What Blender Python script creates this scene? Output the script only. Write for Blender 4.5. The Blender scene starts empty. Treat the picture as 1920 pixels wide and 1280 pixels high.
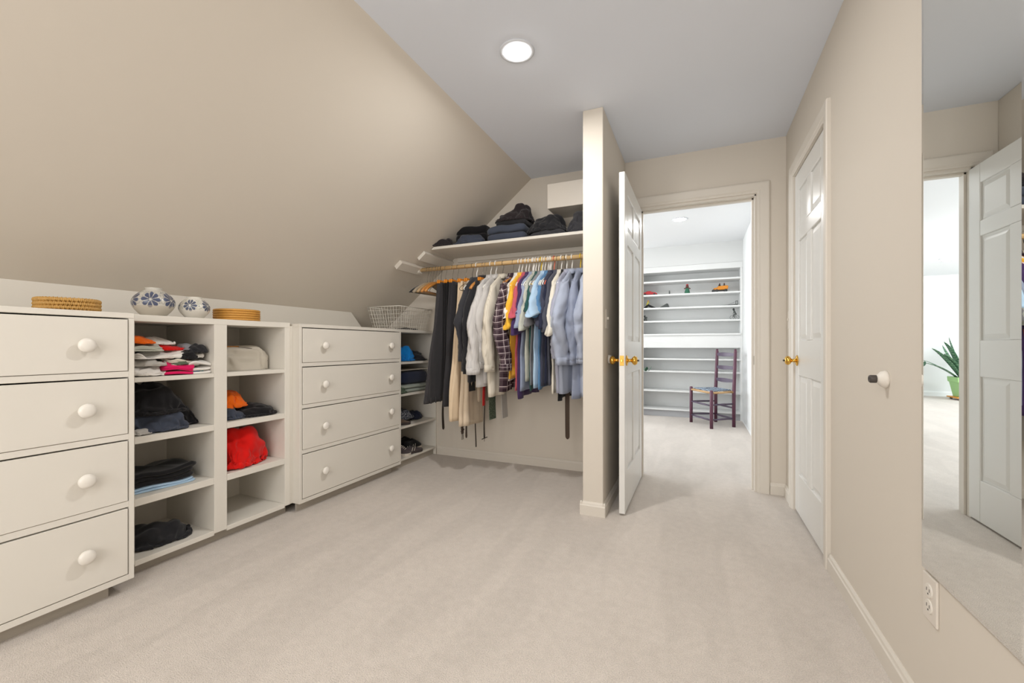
import bpy, bmesh, math, random
import numpy as np
from mathutils import Vector, Matrix, noise

random.seed(7)
sc = bpy.context.scene
COL = sc.collection
PI = math.pi

# ---------------------------------------------------------------- camera
F_PX = 796.0
YAW = math.atan(347.0 / 796.0)
cam_d = bpy.data.cameras.new('camera')
cam_d.sensor_width = 36.0
cam_d.lens = F_PX / 1920.0 * 36.0
cam_d.shift_y = 8.0 / 1920.0
cam_d.clip_start = 0.02
cam = bpy.data.objects.new('camera', cam_d)
COL.objects.link(cam)
cam.location = (0, 0, 1.0)
cam.rotation_euler = (PI / 2, 0, YAW)
sc.camera = cam

# ---------------------------------------------------------------- view, world, big lights
sc.view_settings.view_transform = 'Standard'
sc.view_settings.look = 'None'
sc.view_settings.exposure = 0.15
sc.view_settings.gamma = 1.0
sc.view_settings.use_curve_mapping = False

world = bpy.data.worlds.new('World')
sc.world = world
world.use_nodes = True
bg = world.node_tree.nodes['Background']
bg.inputs[0].default_value = (0.80, 0.90, 1.0, 1)
bg.inputs[1].default_value = 3.0


def area(name, loc, rot, size, power, color, size_y=None, shape='DISK', spread=PI):
    d = bpy.data.lights.new(name, 'AREA')
    d.shape = shape
    d.size = size
    if size_y: d.size_y = size_y
    d.energy = power
    d.color = color
    d.spread = spread
    o = bpy.data.objects.new(name, d)
    o.location = loc
    o.rotation_euler = rot
    COL.objects.link(o)
    return o


WARM = (1.0, 0.985, 0.965)
DAY = (0.95, 0.98, 1.0)
area('recessed_lamp', (-0.785, 1.86, 2.376), (0, 0, 0), 0.11, 14, WARM)
area('fill_lamp_behind', (-0.55, -0.55, 2.376), (0, 0, 0), 0.11, 9, WARM)  # unseen lamp added as fill for the slope and right wall
area('soft_fill_behind', (-0.6, -1.85, 1.35), (PI / 2, 0, 0), 2.0, 42, (1.0, 0.99, 0.98), 1.5, 'RECTANGLE')  # added broad fill light; the wall behind the camera has no window
# neighbouring room: daylight at its window, an added bookcase fill and its own recessed lamps
area('daylight_far_window', (-5.9, 6.9, 1.4), (0, -PI / 2, 0), 2.0, 170, DAY, 4.4, 'RECTANGLE')
area('bookcase_fill_light', (-3.4, 3.50, 1.45), (PI / 2, 0, 0), 2.2, 42, DAY, 1.5, 'RECTANGLE')  # added fill that brightens the bookcase from the front
area('recessed_lamp_far', (-0.173, 5.054, 2.378), (0, 0, 0), 0.11, 9, (1, .985, .96))
area('recessed_lamp_far_left', (-2.6, 9.05, 2.378), (0, 0, 0), 0.11, 9, (1, .985, .96))


# ---------------------------------------------------------------- materials
def srgb(*c):
    r = []
    for v in c:
        v = v / 255.0
        r.append(v / 12.92 if v <= 0.04045 else ((v + 0.055) / 1.055) ** 2.4)
    return tuple(r) + (1.0,)


def principled(name):
    m = bpy.data.materials.new(name)
    m.use_nodes = True
    nt = m.node_tree
    return m, nt, nt.nodes['Principled BSDF']


def add_noise_bump(nt, b, scale, strength, dist=0.002, detail=3, coord='Object'):
    tc = nt.nodes.new('ShaderNodeTexCoord')
    nz = nt.nodes.new('ShaderNodeTexNoise')
    nz.inputs['Scale'].default_value = scale
    nz.inputs['Detail'].default_value = detail
    bp = nt.nodes.new('ShaderNodeBump')
    bp.inputs['Strength'].default_value = strength
    bp.inputs['Distance'].default_value = dist
    nt.links.new(tc.outputs[coord], nz.inputs['Vector'])
    nt.links.new(nz.outputs['Fac'], bp.inputs['Height'])
    nt.links.new(bp.outputs['Normal'], b.inputs['Normal'])
    return tc, nz


def mat(name, col, rough=0.6, metal=0.0, bump=None, var=None, coat=0.0, sheen=0.0, spec=0.5):
    """bump = (scale, strength, distance); var = (scale, amount): slow colour variation of the thing itself"""
    m, nt, b = principled(name)
    b.inputs['Base Color'].default_value = col
    b.inputs['Roughness'].default_value = rough
    b.inputs['Metallic'].default_value = metal
    b.inputs['Coat Weight'].default_value = coat
    b.inputs['Specular IOR Level'].default_value = spec
    if sheen:
        b.inputs['Sheen Weight'].default_value = sheen
        b.inputs['Sheen Roughness'].default_value = 0.5
    if bump:
        add_noise_bump(nt, b, *bump)
    if var:
        tc = nt.nodes.new('ShaderNodeTexCoord')
        nz = nt.nodes.new('ShaderNodeTexNoise')
        nz.inputs['Scale'].default_value = var[0]
        nz.inputs['Detail'].default_value = 4
        mx = nt.nodes.new('ShaderNodeMix')
        mx.data_type = 'RGBA'
        a = var[1]
        mx.inputs[6].default_value = tuple(c * (1 - a) for c in col[:3]) + (1,)
        mx.inputs[7].default_value = tuple(min(1, c * (1 + a)) for c in col[:3]) + (1,)
        nt.links.new(tc.outputs['Object'], nz.inputs['Vector'])
        nt.links.new(nz.outputs['Fac'], mx.inputs[0])
        nt.links.new(mx.outputs[2], b.inputs['Base Color'])
    return m


def fabric(name, col, rough=0.92, weave=900, sheen=0.15):
    return mat(name, col, rough, bump=(weave, 0.25, 0.0006), var=(14, 0.10), sheen=sheen, spec=0.2)


M_wall = mat('painted_wall_beige', srgb(219, 211, 199), 0.75, bump=(220, 0.06, 0.001), spec=0.25)
M_slope = M_wall
M_ceil = mat('painted_ceiling', srgb(230, 235, 244), 0.85, bump=(180, 0.05, 0.001), spec=0.2)
M_farwall = mat('painted_far_wall', srgb(226, 227, 226), 0.8, spec=0.2)
M_farceil = mat('painted_far_ceiling', srgb(236, 238, 240), 0.85, spec=0.2)
M_trim = mat('trim_paint', srgb(221, 214, 203), 0.42, bump=(40, 0.03, 0.001))
M_cab = mat('cabinet_paint', srgb(226, 221, 211), 0.5, bump=(60, 0.05, 0.001), var=(3, 0.012), spec=0.35)
M_cab_in = mat('cabinet_paint_inside', srgb(214, 208, 197), 0.6, spec=0.3)
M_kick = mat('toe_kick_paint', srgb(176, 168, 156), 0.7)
M_latch = mat('brushed_brass', srgb(206, 164, 84), 0.42, 1.0)
M_door = mat('door_paint', srgb(230, 229, 225), 0.3, bump=(25, 0.03, 0.001))
M_farwhite = mat('far_shelf_paint', srgb(232, 233, 232), 0.45)
M_farkick = mat('far_kick_paint', srgb(178, 179, 182), 0.6)
M_knob = mat('knob_paint', srgb(236, 231, 222), 0.3, coat=0.3)
M_brass = mat('polished_brass', srgb(226, 178, 84), 0.18, 1.0)
M_steel = mat('dull_metal', srgb(150, 145, 135), 0.35, 1.0)
M_hinge = mat('aged_brass_hinge', srgb(150, 136, 108), 0.38, 1.0, var=(60, .25))
M_dark = mat('dark_rubber', srgb(70, 64, 60), 0.6)
M_white_pl = mat('white_plastic', srgb(238, 236, 230), 0.35)
M_rubberwhite = mat('doorstop_white', srgb(226, 220, 210), 0.5)
M_ringw = mat('trim_ring_white', srgb(222, 226, 232), .6)
M_plate = mat('cover_plate', srgb(222, 214, 203), 0.35)
M_yellow_pl = mat('yellow_plastic', srgb(226, 190, 40), 0.35)
M_red_pl = mat('coral_plastic', srgb(215, 110, 85), 0.4)
M_black_pl = mat('black_plastic', srgb(28, 26, 26), 0.4)
M_hwood = mat('hanger_wood', srgb(196, 132, 62), 0.35, var=(20, .2), coat=.3)
M_hwood2 = mat('hanger_wood_pale', srgb(178, 150, 112), 0.45, var=(20, .15))
M_orangewood = mat('clamp_orange_wood', srgb(226, 140, 30), 0.35, coat=.3)
M_velvet = mat('black_velvet', srgb(24, 21, 21), 0.95, sheen=.5)
M_greige = mat('greige_hanger', srgb(168, 154, 134), 0.8)
M_wire = mat('white_coated_wire', srgb(232, 228, 218), 0.35)
M_leather = mat('dark_leather', srgb(48, 38, 32), 0.5, bump=(300, .2, .0006))
M_brownleather = mat('brown_leather', srgb(70, 54, 42), 0.5, bump=(300, .2, .0006))


def wood_mat(name, c1, c2, axis='X'):
    m, nt, b = principled(name)
    tc = nt.nodes.new('ShaderNodeTexCoord')
    mp = nt.nodes.new('ShaderNodeMapping')
    mp.inputs['Scale'].default_value = (2, 40, 40) if axis == 'X' else (40, 40, 2)
    nz = nt.nodes.new('ShaderNodeTexNoise')
    nz.inputs['Scale'].default_value = 1.5
    nz.inputs['Detail'].default_value = 6
    cr = nt.nodes.new('ShaderNodeValToRGB')
    cr.color_ramp.elements[0].position = 0.35
    cr.color_ramp.elements[1].position = 0.65
    cr.color_ramp.elements[0].color = c1
    cr.color_ramp.elements[1].color = c2
    nt.links.new(tc.outputs['Object'], mp.inputs[0])
    nt.links.new(mp.outputs[0], nz.inputs['Vector'])
    nt.links.new(nz.outputs['Fac'], cr.inputs[0])
    nt.links.new(cr.outputs[0], b.inputs['Base Color'])
    b.inputs['Roughness'].default_value = 0.5
    return m


M_rod = wood_mat('rod_wood', srgb(196, 160, 108), srgb(222, 190, 140))


def carpet_mat(name, c1, c2):
    m, nt, b = principled(name)
    N = nt.nodes.new
    L = nt.links.new
    tc = N('ShaderNodeTexCoord')
    n1 = N('ShaderNodeTexNoise'); n1.inputs['Scale'].default_value = 260; n1.inputs['Detail'].default_value = 2
    n2 = N('ShaderNodeTexNoise'); n2.inputs['Scale'].default_value = 2.2; n2.inputs['Detail'].default_value = 5
    n2.inputs['Roughness'].default_value = .65
    n3 = N('ShaderNodeTexNoise'); n3.inputs['Scale'].default_value = 28; n3.inputs['Detail'].default_value = 4
    for n in (n1, n2, n3): L(tc.outputs['Object'], n.inputs['Vector'])
    m1 = N('ShaderNodeMix'); m1.data_type = 'RGBA'
    m1.inputs[6].default_value = c1; m1.inputs[7].default_value = c2
    ad = N('ShaderNodeMath'); ad.operation = 'ADD'
    a2 = N('ShaderNodeMath'); a2.operation = 'MULTIPLY_ADD'
    L(n2.outputs['Fac'], ad.inputs[0]); L(n3.outputs['Fac'], ad.inputs[1])
    L(ad.outputs[0], a2.inputs[0]); a2.inputs[1].default_value = 1.6; a2.inputs[2].default_value = -1.1
    a2.use_clamp = True
    L(a2.outputs[0], m1.inputs[0])
    m2 = N('ShaderNodeMix'); m2.data_type = 'RGBA'; m2.blend_type = 'MULTIPLY'
    m2.inputs[0].default_value = 0.55
    mr = N('ShaderNodeMapRange')
    mr.inputs[1].default_value = .3; mr.inputs[2].default_value = .7
    mr.inputs[3].default_value = .66; mr.inputs[4].default_value = 1.14
    L(n1.outputs['Fac'], mr.inputs[0])
    # vacuumed nap: long soft-edged strokes leaning one way or the other
    mpn = N('ShaderNodeMapping'); mpn.inputs['Rotation'].default_value = (0, 0, .5); mpn.inputs['Scale'].default_value = (2.6, .55, 1)
    n4 = N('ShaderNodeTexNoise'); n4.inputs['Scale'].default_value = 1.6; n4.inputs['Detail'].default_value = 2; n4.inputs['Distortion'].default_value = .3
    L(tc.outputs['Object'], mpn.inputs[0]); L(mpn.outputs[0], n4.inputs['Vector'])
    r4 = N('ShaderNodeMapRange'); r4.interpolation_type = 'SMOOTHSTEP'
    r4.inputs[1].default_value = .46; r4.inputs[2].default_value = .54; r4.inputs[3].default_value = .965; r4.inputs[4].default_value = 1.02
    L(n4.outputs['Fac'], r4.inputs[0])
    m3 = N('ShaderNodeMix'); m3.data_type = 'RGBA'; m3.blend_type = 'MULTIPLY'; m3.inputs[0].default_value = 1
    L(m1.outputs[2], m3.inputs[6]); L(r4.outputs[0], m3.inputs[7])
    L(m3.outputs[2], m2.inputs[6]); L(mr.outputs[0], m2.inputs[7])
    L(m2.outputs[2], b.inputs['Base Color'])
    bp = N('ShaderNodeBump'); bp.inputs['Strength'].default_value = .7; bp.inputs['Distance'].default_value = .006
    L(n1.outputs['Fac'], bp.inputs['Height']); L(bp.outputs['Normal'], b.inputs['Normal'])
    b.inputs['Roughness'].default_value = 1.0
    b.inputs['Specular IOR Level'].default_value = 0.1
    b.inputs['Sheen Weight'].default_value = 0.25
    return m


M_carpet = carpet_mat('carpet_pile', srgb(209, 199, 189), srgb(221, 211, 201))


def emis(name, col, s):
    m, nt, b = principled(name)
    b.inputs['Base Color'].default_value = col
    b.inputs['Emission Color'].default_value = col
    b.inputs['Emission Strength'].default_value = s
    return m


M_lamp = emis('lamp_glow', (1, .98, .95, 1), 60)


def plaid_mat(name):
    m, nt, b = principled(name)
    N = nt.nodes.new
    L = nt.links.new
    uv = N('ShaderNodeUVMap')
    sp = N('ShaderNodeSeparateXYZ')
    L(uv.outputs[0], sp.inputs[0])

    def band(sock, period, duty, off=0.0):
        d = N('ShaderNodeMath'); d.operation = 'MULTIPLY_ADD'
        d.inputs[1].default_value = 1 / period; d.inputs[2].default_value = off
        f = N('ShaderNodeMath'); f.operation = 'FRACT'
        c = N('ShaderNodeMath'); c.operation = 'LESS_THAN'; c.inputs[1].default_value = duty
        L(sock, d.inputs[0]); L(d.outputs[0], f.inputs[0]); L(f.outputs[0], c.inputs[0])
        return c.outputs[0]

    def mix(fac, a, bcol, amt):
        g = N('ShaderNodeMath'); g.operation = 'MULTIPLY'; g.inputs[1].default_value = amt
        L(fac, g.inputs[0])
        x = N('ShaderNodeMix'); x.data_type = 'RGBA'
        L(g.outputs[0], x.inputs[0])
        if isinstance(a, tuple): x.inputs[6].default_value = a
        else: L(a, x.inputs[6])
        x.inputs[7].default_value = bcol
        return x.outputs[2]
    c = srgb(58, 44, 52)
    for s, o in ((sp.outputs[0], .3), (sp.outputs[1], .3)):
        c = mix(band(s, .046, .42, o), c, srgb(118, 100, 106), .35)
    for s, p, d in ((sp.outputs[0], .050, .07), (sp.outputs[1], .046, .08)):
        c = mix(band(s, p, d), c, srgb(226, 214, 212), .75)
    L(c, b.inputs['Base Color'])
    b.inputs['Roughness'].default_value = .95
    b.inputs['Specular IOR Level'].default_value = .15
    return m


def stripe_mat(name, c1, c2, period, duty, amt=1.0):
    m, nt, b = principled(name)
    N = nt.nodes.new
    L = nt.links.new
    uv = N('ShaderNodeUVMap'); sp = N('ShaderNodeSeparateXYZ')
    L(uv.outputs[0], sp.inputs[0])
    d = N('ShaderNodeMath'); d.operation = 'MULTIPLY'; d.inputs[1].default_value = 1 / period
    f = N('ShaderNodeMath'); f.operation = 'FRACT'
    c = N('ShaderNodeMath'); c.operation = 'LESS_THAN'; c.inputs[1].default_value = duty
    g = N('ShaderNodeMath'); g.operation = 'MULTIPLY'; g.inputs[1].default_value = amt
    x = N('ShaderNodeMix'); x.data_type = 'RGBA'
    x.inputs[6].default_value = c1; x.inputs[7].default_value = c2
    L(sp.outputs[0], d.inputs[0]); L(d.outputs[0], f.inputs[0]); L(f.outputs[0], c.inputs[0])
    L(c.outputs[0], g.inputs[0]); L(g.outputs[0], x.inputs[0]); L(x.outputs[2], b.inputs['Base Color'])
    b.inputs['Roughness'].default_value = .92
    b.inputs['Specular IOR Level'].default_value = .2
    return m


def speckle_mat(name, c1, c2, scale, thr):
    m, nt, b = principled(name)
    N = nt.nodes.new
    L = nt.links.new
    tc = N('ShaderNodeTexCoord'); v = N('ShaderNodeTexVoronoi'); v.inputs['Scale'].default_value = scale
    c = N('ShaderNodeMath'); c.operation = 'LESS_THAN'; c.inputs[1].default_value = thr
    x = N('ShaderNodeMix'); x.data_type = 'RGBA'
    x.inputs[6].default_value = c1; x.inputs[7].default_value = c2
    L(tc.outputs['Object'], v.inputs['Vector']); L(v.outputs['Distance'], c.inputs[0])
    L(c.outputs[0], x.inputs[0]); L(x.outputs[2], b.inputs['Base Color'])
    b.inputs['Roughness'].default_value = .9
    return m


def attr_mat(name, rough=.4, coat=0.0):
    m, nt, b = principled(name)
    a = nt.nodes.new('ShaderNodeVertexColor'); a.layer_name = 'Col'
    nt.links.new(a.outputs[0], b.inputs['Base Color'])
    b.inputs['Roughness'].default_value = rough
    b.inputs['Coat Weight'].default_value = coat
    return m


# ---------------------------------------------------------------- mesh helpers
class MB:
    def __init__(self):
        self.v = []; self.f = []; self.uv = []; self.col = None

    def quad(self, pts):
        n = len(self.v); self.v += [Vector(p) for p in pts]; self.f.append(tuple(range(n, n + len(pts))))
        return self

    def box(self, x0, x1, y0, y1, z0, z1, mtx=None):
        n = len(self.v)
        P = [Vector((x, y, z)) for z in (z0, z1) for x, y in ((x0, y0), (x1, y0), (x1, y1), (x0, y1))]
        if mtx: P = [mtx @ p for p in P]
        self.v += P
        self.f += [tuple(n + i for i in q) for q in ((3, 2, 1, 0), (4, 5, 6, 7), (0, 1, 5, 4), (1, 2, 6, 5), (2, 3, 7, 6), (3, 0, 4, 7))]
        return self

    def grid(self, rows, close_u=False, caps=False, flip=False):
        """rows: list of rings (equal length)"""
        n = len(self.v); R = len(rows); C = len(rows[0])
        for r in rows: self.v += [Vector(p) for p in r]
        cc = C if close_u else C - 1
        for i in range(R - 1):
            for j in range(cc):
                a = n + i * C + j; b = n + i * C + (j + 1) % C; c = n + (i + 1) * C + (j + 1) % C; d = n + (i + 1) * C + j
                self.f.append((a, d, c, b) if flip else (a, b, c, d))
        if caps:
            self.f.append(tuple(n + j for j in range(C))[::(1 if flip else -1)])
            self.f.append(tuple(n + (R - 1) * C + j for j in range(C))[::(-1 if flip else 1)])
        return self

    def tube(self, pts, r, seg=8, caps=True, flat=None):
        """pts: polyline, r: radius or list; flat=(a,b) scales of the two cross axes"""
        pts = [Vector(p) for p in pts]
        rs = r if isinstance(r, (list, tuple)) else [r] * len(pts)
        rows = []
        up = None
        for i, p in enumerate(pts):
            t = (pts[min(i + 1, len(pts) - 1)] - pts[max(i - 1, 0)]).normalized()
            if up is None:
                ref = Vector((0, 0, 1)) if abs(t.z) < .9 else Vector((0, 1, 0))
                up = t.cross(ref).normalized()
            else:
                up = (up - t * up.dot(t)).normalized()
            w = t.cross(up)
            fa, fb = flat or (1, 1)
            rows.append([p + up * (math.cos(2 * PI * k / seg) * rs[i] * fa) + w * (math.sin(2 * PI * k / seg) * rs[i] * fb) for k in range(seg)])
        return self.grid(rows, True, caps, flip=True)

    def lathe(self, prof, seg=24, mtx=None, caps=True):
        rows = [[(r * math.cos(2 * PI * k / seg), r * math.sin(2 * PI * k / seg), z) for k in range(seg)] for r, z in prof]
        if mtx: rows = [[mtx @ Vector(p) for p in r] for r in rows]
        return self.grid(rows, True, caps)

    def xf(self, m):
        self.v = [m @ p for p in self.v]
        return self


def build(name, mb, m, parent=None, smooth=False, bevel=0, seg=1, solid=0, subsurf=0):
    me = bpy.data.meshes.new(name)
    off = Vector((0, 0, 0))
    me.from_pydata([tuple(p) for p in mb.v], [], mb.f)
    if mb.uv:
        l = me.uv_layers.new(name='UVMap')
        for poly in me.polygons:
            for li in poly.loop_indices:
                l.data[li].uv = mb.uv[me.loops[li].vertex_index]
    if mb.col:
        ca = me.color_attributes.new('Col', 'FLOAT_COLOR', 'POINT')
        for i, c in enumerate(mb.col): ca.data[i].color = c
    if m: me.materials.append(m)
    if smooth:
        for p in me.polygons: p.use_smooth = True
    me.update()
    o = bpy.data.objects.new(name, me)
    COL.objects.link(o)
    if bevel:
        b = o.modifiers.new('bevel', 'BEVEL'); b.width = bevel; b.segments = seg; b.limit_method = 'ANGLE'
    if solid:
        s = o.modifiers.new('solid', 'SOLIDIFY'); s.thickness = solid
    if subsurf:
        s = o.modifiers.new('sub', 'SUBSURF'); s.levels = subsurf; s.render_levels = subsurf
    if parent: o.parent = parent
    return o


def tag(o, label, cat=None, group=None):
    o['label'] = label
    if cat: o['category'] = cat
    if group: o['group'] = group
    return o


def thing(name, loc, label, cat, group=None, rz=0.0):
    o = bpy.data.objects.new(name, None)
    o.empty_display_size = .05
    o.location = loc; o.rotation_euler = (0, 0, rz)
    COL.objects.link(o)
    return tag(o, label, cat, group)


def struct(name, mb, m, parent=None, label=None, **k):
    o = build(name, mb, m, parent, **k)
    if parent is None: o['kind'] = 'structure'
    if label: o['label'] = label
    return o


class At:
    """world-coordinate builder for parts of a thing whose empty stands at loc (no rotation)"""
    def __init__(self, t): self.t = t; self.l = Vector(t.location)

    def part(self, name, mb, m, parent=None, label=None, **k):
        mb.xf(Matrix.Translation(-self.l))
        o = build(name, mb, m, parent or self.t, **k)
        if label: o['label'] = label
        return o


def B(*a): return MB().box(*a)


# ---------------------------------------------------------------- the room shell
XR = 0.545          # right wall face
YB = 3.33           # back wall face
ZC = 2.40           # flat ceiling
SX = -1.275         # where the slope meets the flat ceiling
SL = 0.815          # slope of the sloped ceiling
XK = -2.65          # knee wall


def slope_z(x): return ZC + SL * (x - SX)


struct('floor', B(-6.1, 0.9, -2.1, 11.4, -0.05, 0.0), M_carpet, label='pale pinkish beige cut pile carpet through both rooms')
struct('ceiling', B(SX, XR + .1, -2.1, YB, ZC, ZC + .1), M_ceil, label='flat pale grey ceiling above the dressing room')
x2 = -2.92
mb = MB()
n = (-SL, 1)
pts = [(SX, ZC), (x2, slope_z(x2)), (x2 - .09, slope_z(x2) + .11), (SX - .09, ZC + .11)]
mb.grid([[(x, -2.1, z) for x, z in pts], [(x, YB, z) for x, z in pts]], True, True)
struct('ceiling_slope', mb, M_slope, label='sloped beige attic ceiling descending to the cabinets')
kp = [(-2.1, 0), (2.75, 0), (2.75, 1.10), (2.87, 1.125), (2.71, 1.285), (2.71, slope_z(XK) + .02), (-2.1, slope_z(XK) + .02)]
struct('wall_left', MB().grid([[(XK - .02, a, b) for a, b in kp], [(XK, a, b) for a, b in kp]], True, True), M_cab, label='low white knee wall board behind the cabinets')
struct('wall_left_closet', B(-2.9, -2.84, 2.75, YB, 0, 1.14), M_wall)
struct('wall_left_return', B(-2.84, -2.65, 2.74, 2.755, 0, 1.10), M_cab)
# back wall with the doorway
DX0, DX1, DZ = -0.402, 0.372, 2.038
mb = MB()
mb.box(-6.1, DX0, YB, YB + .12, 0, 2.5)
mb.box(DX1, XR + .1, YB, YB + .12, 0, 2.5)
mb.box(DX0, DX1, YB, YB + .12, DZ, 2.5)
struct('wall_back', mb, M_wall, label='beige back wall with the open doorway')
struct('wall_back_far_face', MB().box(-6.1, DX0 - .005, YB + .12, YB + .125, 0, 2.4).box(DX1, XR, YB + .12, YB + .125, 0, 2.4).box(DX0, DX1, YB + .12, YB + .125, DZ, 2.4), M_farwall)
# right wall with the recess of the closed door
RY0, RY1, RZ = 2.372, 3.062, 2.03
mb = MB()
mb.box(XR, XR + .12, -2.1, RY0, 0, ZC)
mb.box(XR, XR + .12, RY1, YB + .06, 0, ZC)
mb.box(XR, XR + .12, RY0, RY1, RZ, ZC)
mb.box(XR + .06, XR + .12, RY0, RY1, 0, RZ)
struct('wall_right', mb, M_wall, label='beige right wall with mirror and closed panel door')
struct('wall_front', B(-2.9, XR, -2.2, -2.1, 0, 2.45), M_wall)
# partition between closet and doorway
PX0, PX1, PY0 = -0.625, -0.505, 2.49
struct('wall_partition', B(PX0, PX1, PY0, YB, 0, ZC), M_wall, label='short beige partition between hanging rail and open door', bevel=.003)

# neighbouring room
FXR = 0.555
YS = 6.37
struct('ceiling_far_room', B(-6.1, FXR + .1, YB + .12, 11.4, ZC, ZC + .1), M_farceil)
struct('wall_right_far_room', B(FXR, FXR + .1, YB + .12, 11.4, 0, ZC), M_farwall, label='bright white wall right of the ladder back chair')
struct('wall_back_far_room', B(-6.1, FXR, 11.1, 11.2, 0, ZC), M_farwall)
mb = MB()
mb.box(-0.77, FXR, YS + .30, YS + .40, 0, ZC)
mb.box(-0.77, FXR, YS, YS + .30, 2.12, ZC)
mb.box(-0.85, -0.77, YS, 11.1, 0, ZC)
struct('wall_bookcase_far_room', mb, M_farwall, label='white wall around the built in bookcase')
mb = MB()
mb.box(-6.1, -6.0, YB + .12, 4.6, 0, ZC).box(-6.1, -6.0, 9.2, 11.1, 0, ZC).box(-6.1, -6.0, 4.6, 9.2, 0, .35).box(-6.1, -6.0, 4.6, 9.2, 2.2, ZC)
struct('wall_left_far_room', mb, M_farwall)
mb = MB()
mb.box(-6.04, -5.98, 4.6, 4.66, .35, 2.2).box(-6.04, -5.98, 9.14, 9.2, .35, 2.2).box(-6.04, -5.98, 4.6, 9.2, .35, .41).box(-6.04, -5.98, 4.6, 9.2, 2.14, 2.2)
for yy in (6.1, 7.65): mb.box(-6.04, -5.98, yy, yy + .06, .35, 2.2)
struct('window_1', mb, M_farwhite)

mb = MB()
for xx in (-4.56, -3.43, -2.30): mb.box(xx, xx + .06, 3.456, 3.49, .66, 2.24)
mb.box(-4.56, -2.24, 3.456, 3.49, .66, .72).box(-4.56, -2.24, 3.456, 3.49, 2.18, 2.24)
struct('fill_light_frame', mb, M_farwhite)  # unseen frame added around the bookcase fill; no opening in the wall


# baseboards with a small moulded top
def baseboard(name, p0, p1, nrm, h=.078, t=.014, m=M_trim, label=None):
    """runs from p0 to p1 on the floor, sticking out along nrm"""
    p0 = Vector(p0 + (0,)); p1 = Vector(p1 + (0,)); nv = Vector(nrm + (0,))
    prof = [(0, 0), (t, 0), (t, h * .72), (t * .75, h * .78), (t * .62, h * .9), (t * .25, h), (0, h)]
    rows = [[p + nv * a + Vector((0, 0, z)) for a, z in prof] for p in (p0, p1)]
    mb = MB().grid(rows, True, True)
    return struct(name, mb, m, label=label)


baseboard('baseboard_right', (XR, -2.1), (XR, 2.29), (-1, 0), label='white baseboard along the right wall')
baseboard('baseboard_right_corner', (XR, 3.14), (XR, YB), (-1, 0))
baseboard('baseboard_back', (.452, YB), (XR, YB), (0, -1))
baseboard('baseboard_closet', (-2.20, YB), (PX0, YB), (0, -1), label='beige baseboard under the hanging clothes')
baseboard('baseboard_partition', (PX1, PY0 - .012), (PX1, YB), (1, 0), t=.016)
baseboard('baseboard_partition_end', (PX0 - .014, PY0), (PX1 + .014, PY0), (0, -1), t=.016, label='white baseboard wrapped round the partition end')
baseboard('baseboard_partition_closet', (PX0, PY0 - .012), (PX0, YB), (-1, 0), t=.016)
baseboard('baseboard_far_back', (-6.0, 11.1), (-.86, 11.1), (0, -1), h=.10, m=M_farwhite)
baseboard('baseboard_far_right', (FXR, YB + .13), (FXR, YS), (-1, 0), h=.02, t=.006, m=M_farwhite)


# casings: doorway (trim_1) and closed door (trim_2)
def casing(name, w, h, cw, place, m=M_trim, leg_label=None, sides=(1, 1)):
    """picture-frame casing in local x (along the wall), y (out of the wall), z; parts are its three boards"""
    root = bpy.data.objects.new(name, None); COL.objects.link(root); root['kind'] = 'structure'
    root.matrix_world = place

    def board(nm, mb): return build(nm, mb, m, root)
    prof = [(0.004, 0), (.004, .009), (.012, .012), (.018, .012), (.024, .016), (cw - .012, .019), (cw - .004, .018), (cw, .013), (cw, 0)]
    for s in (0, 1):
        if not sides[s]: continue
        rows = []
        for z, k in ((0, 0), (h, 1)):
            row = []
            for a, d in prof:
                x = -a if s == 0 else w + a
                row.append((x, d, z + (a if k else 0)))
            rows.append(row)
        board('casing_leg', MB().grid(rows, True, True, flip=(s == 0)))
    rows = []
    for x, sg in ((0, -1), (w, 1)):
        rows.append([(x + sg * a, d, h + a) for a, d in prof])
    board('casing_head', MB().grid(rows, True, True))
    return root


# doorway seen from the dressing room: local x -> +x world, local y (out) -> -y world
pl = Matrix.Translation((DX0 + .0, YB, 0)) @ Matrix(((1, 0, 0, 0), (0, -1, 0, 0), (0, 0, 1, 0), (0, 0, 0, 1)))
casing('trim_1', DX1 - DX0, DZ, .078, pl)
pl = Matrix.Translation((DX0 + .0, YB + .125, 0))
casing('trim_2', DX1 - DX0, DZ, .078, pl, M_farwhite)
# jamb linings of the doorway
mb = MB()
mb.box(DX0 - .004, DX0 + .012, YB + .001, YB + .124, 0, DZ)
mb.box(DX1 - .012, DX1 + .004, YB + .001, YB + .124, 0, DZ)
mb.box(DX0, DX1, YB + .001, YB + .124, DZ - .012, DZ + .004)
mb.box(DX1 - .024, DX1 - .012, YB + .045, YB + .08, 0, DZ - .012)      # stops
mb.box(DX0 + .012, DX0 + .024, YB + .045, YB + .08, 0, DZ - .012)
mb.box(DX0, DX1, YB + .045, YB + .08, DZ - .024, DZ - .012)
struct('trim_3', mb, M_trim, bevel=.001)
mb = MB().box(DX1 - .0135, DX1 - .0118, YB + .008, YB + .036, .87, .93)
o = build('strike_plate', mb, M_steel); tag(o, 'small metal strike plate on the right doorway jamb', 'strike plate')
# closed door casing on the right wall: local x -> +y world, out -> -x world
pl = Matrix.Translation((XR, RY0, 0)) @ Matrix(((0, -1, 0, 0), (1, 0, 0, 0), (0, 0, 1, 0), (0, 0, 0, 1)))
casing('trim_4', RY1 - RY0, RZ, .075, pl)


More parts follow.
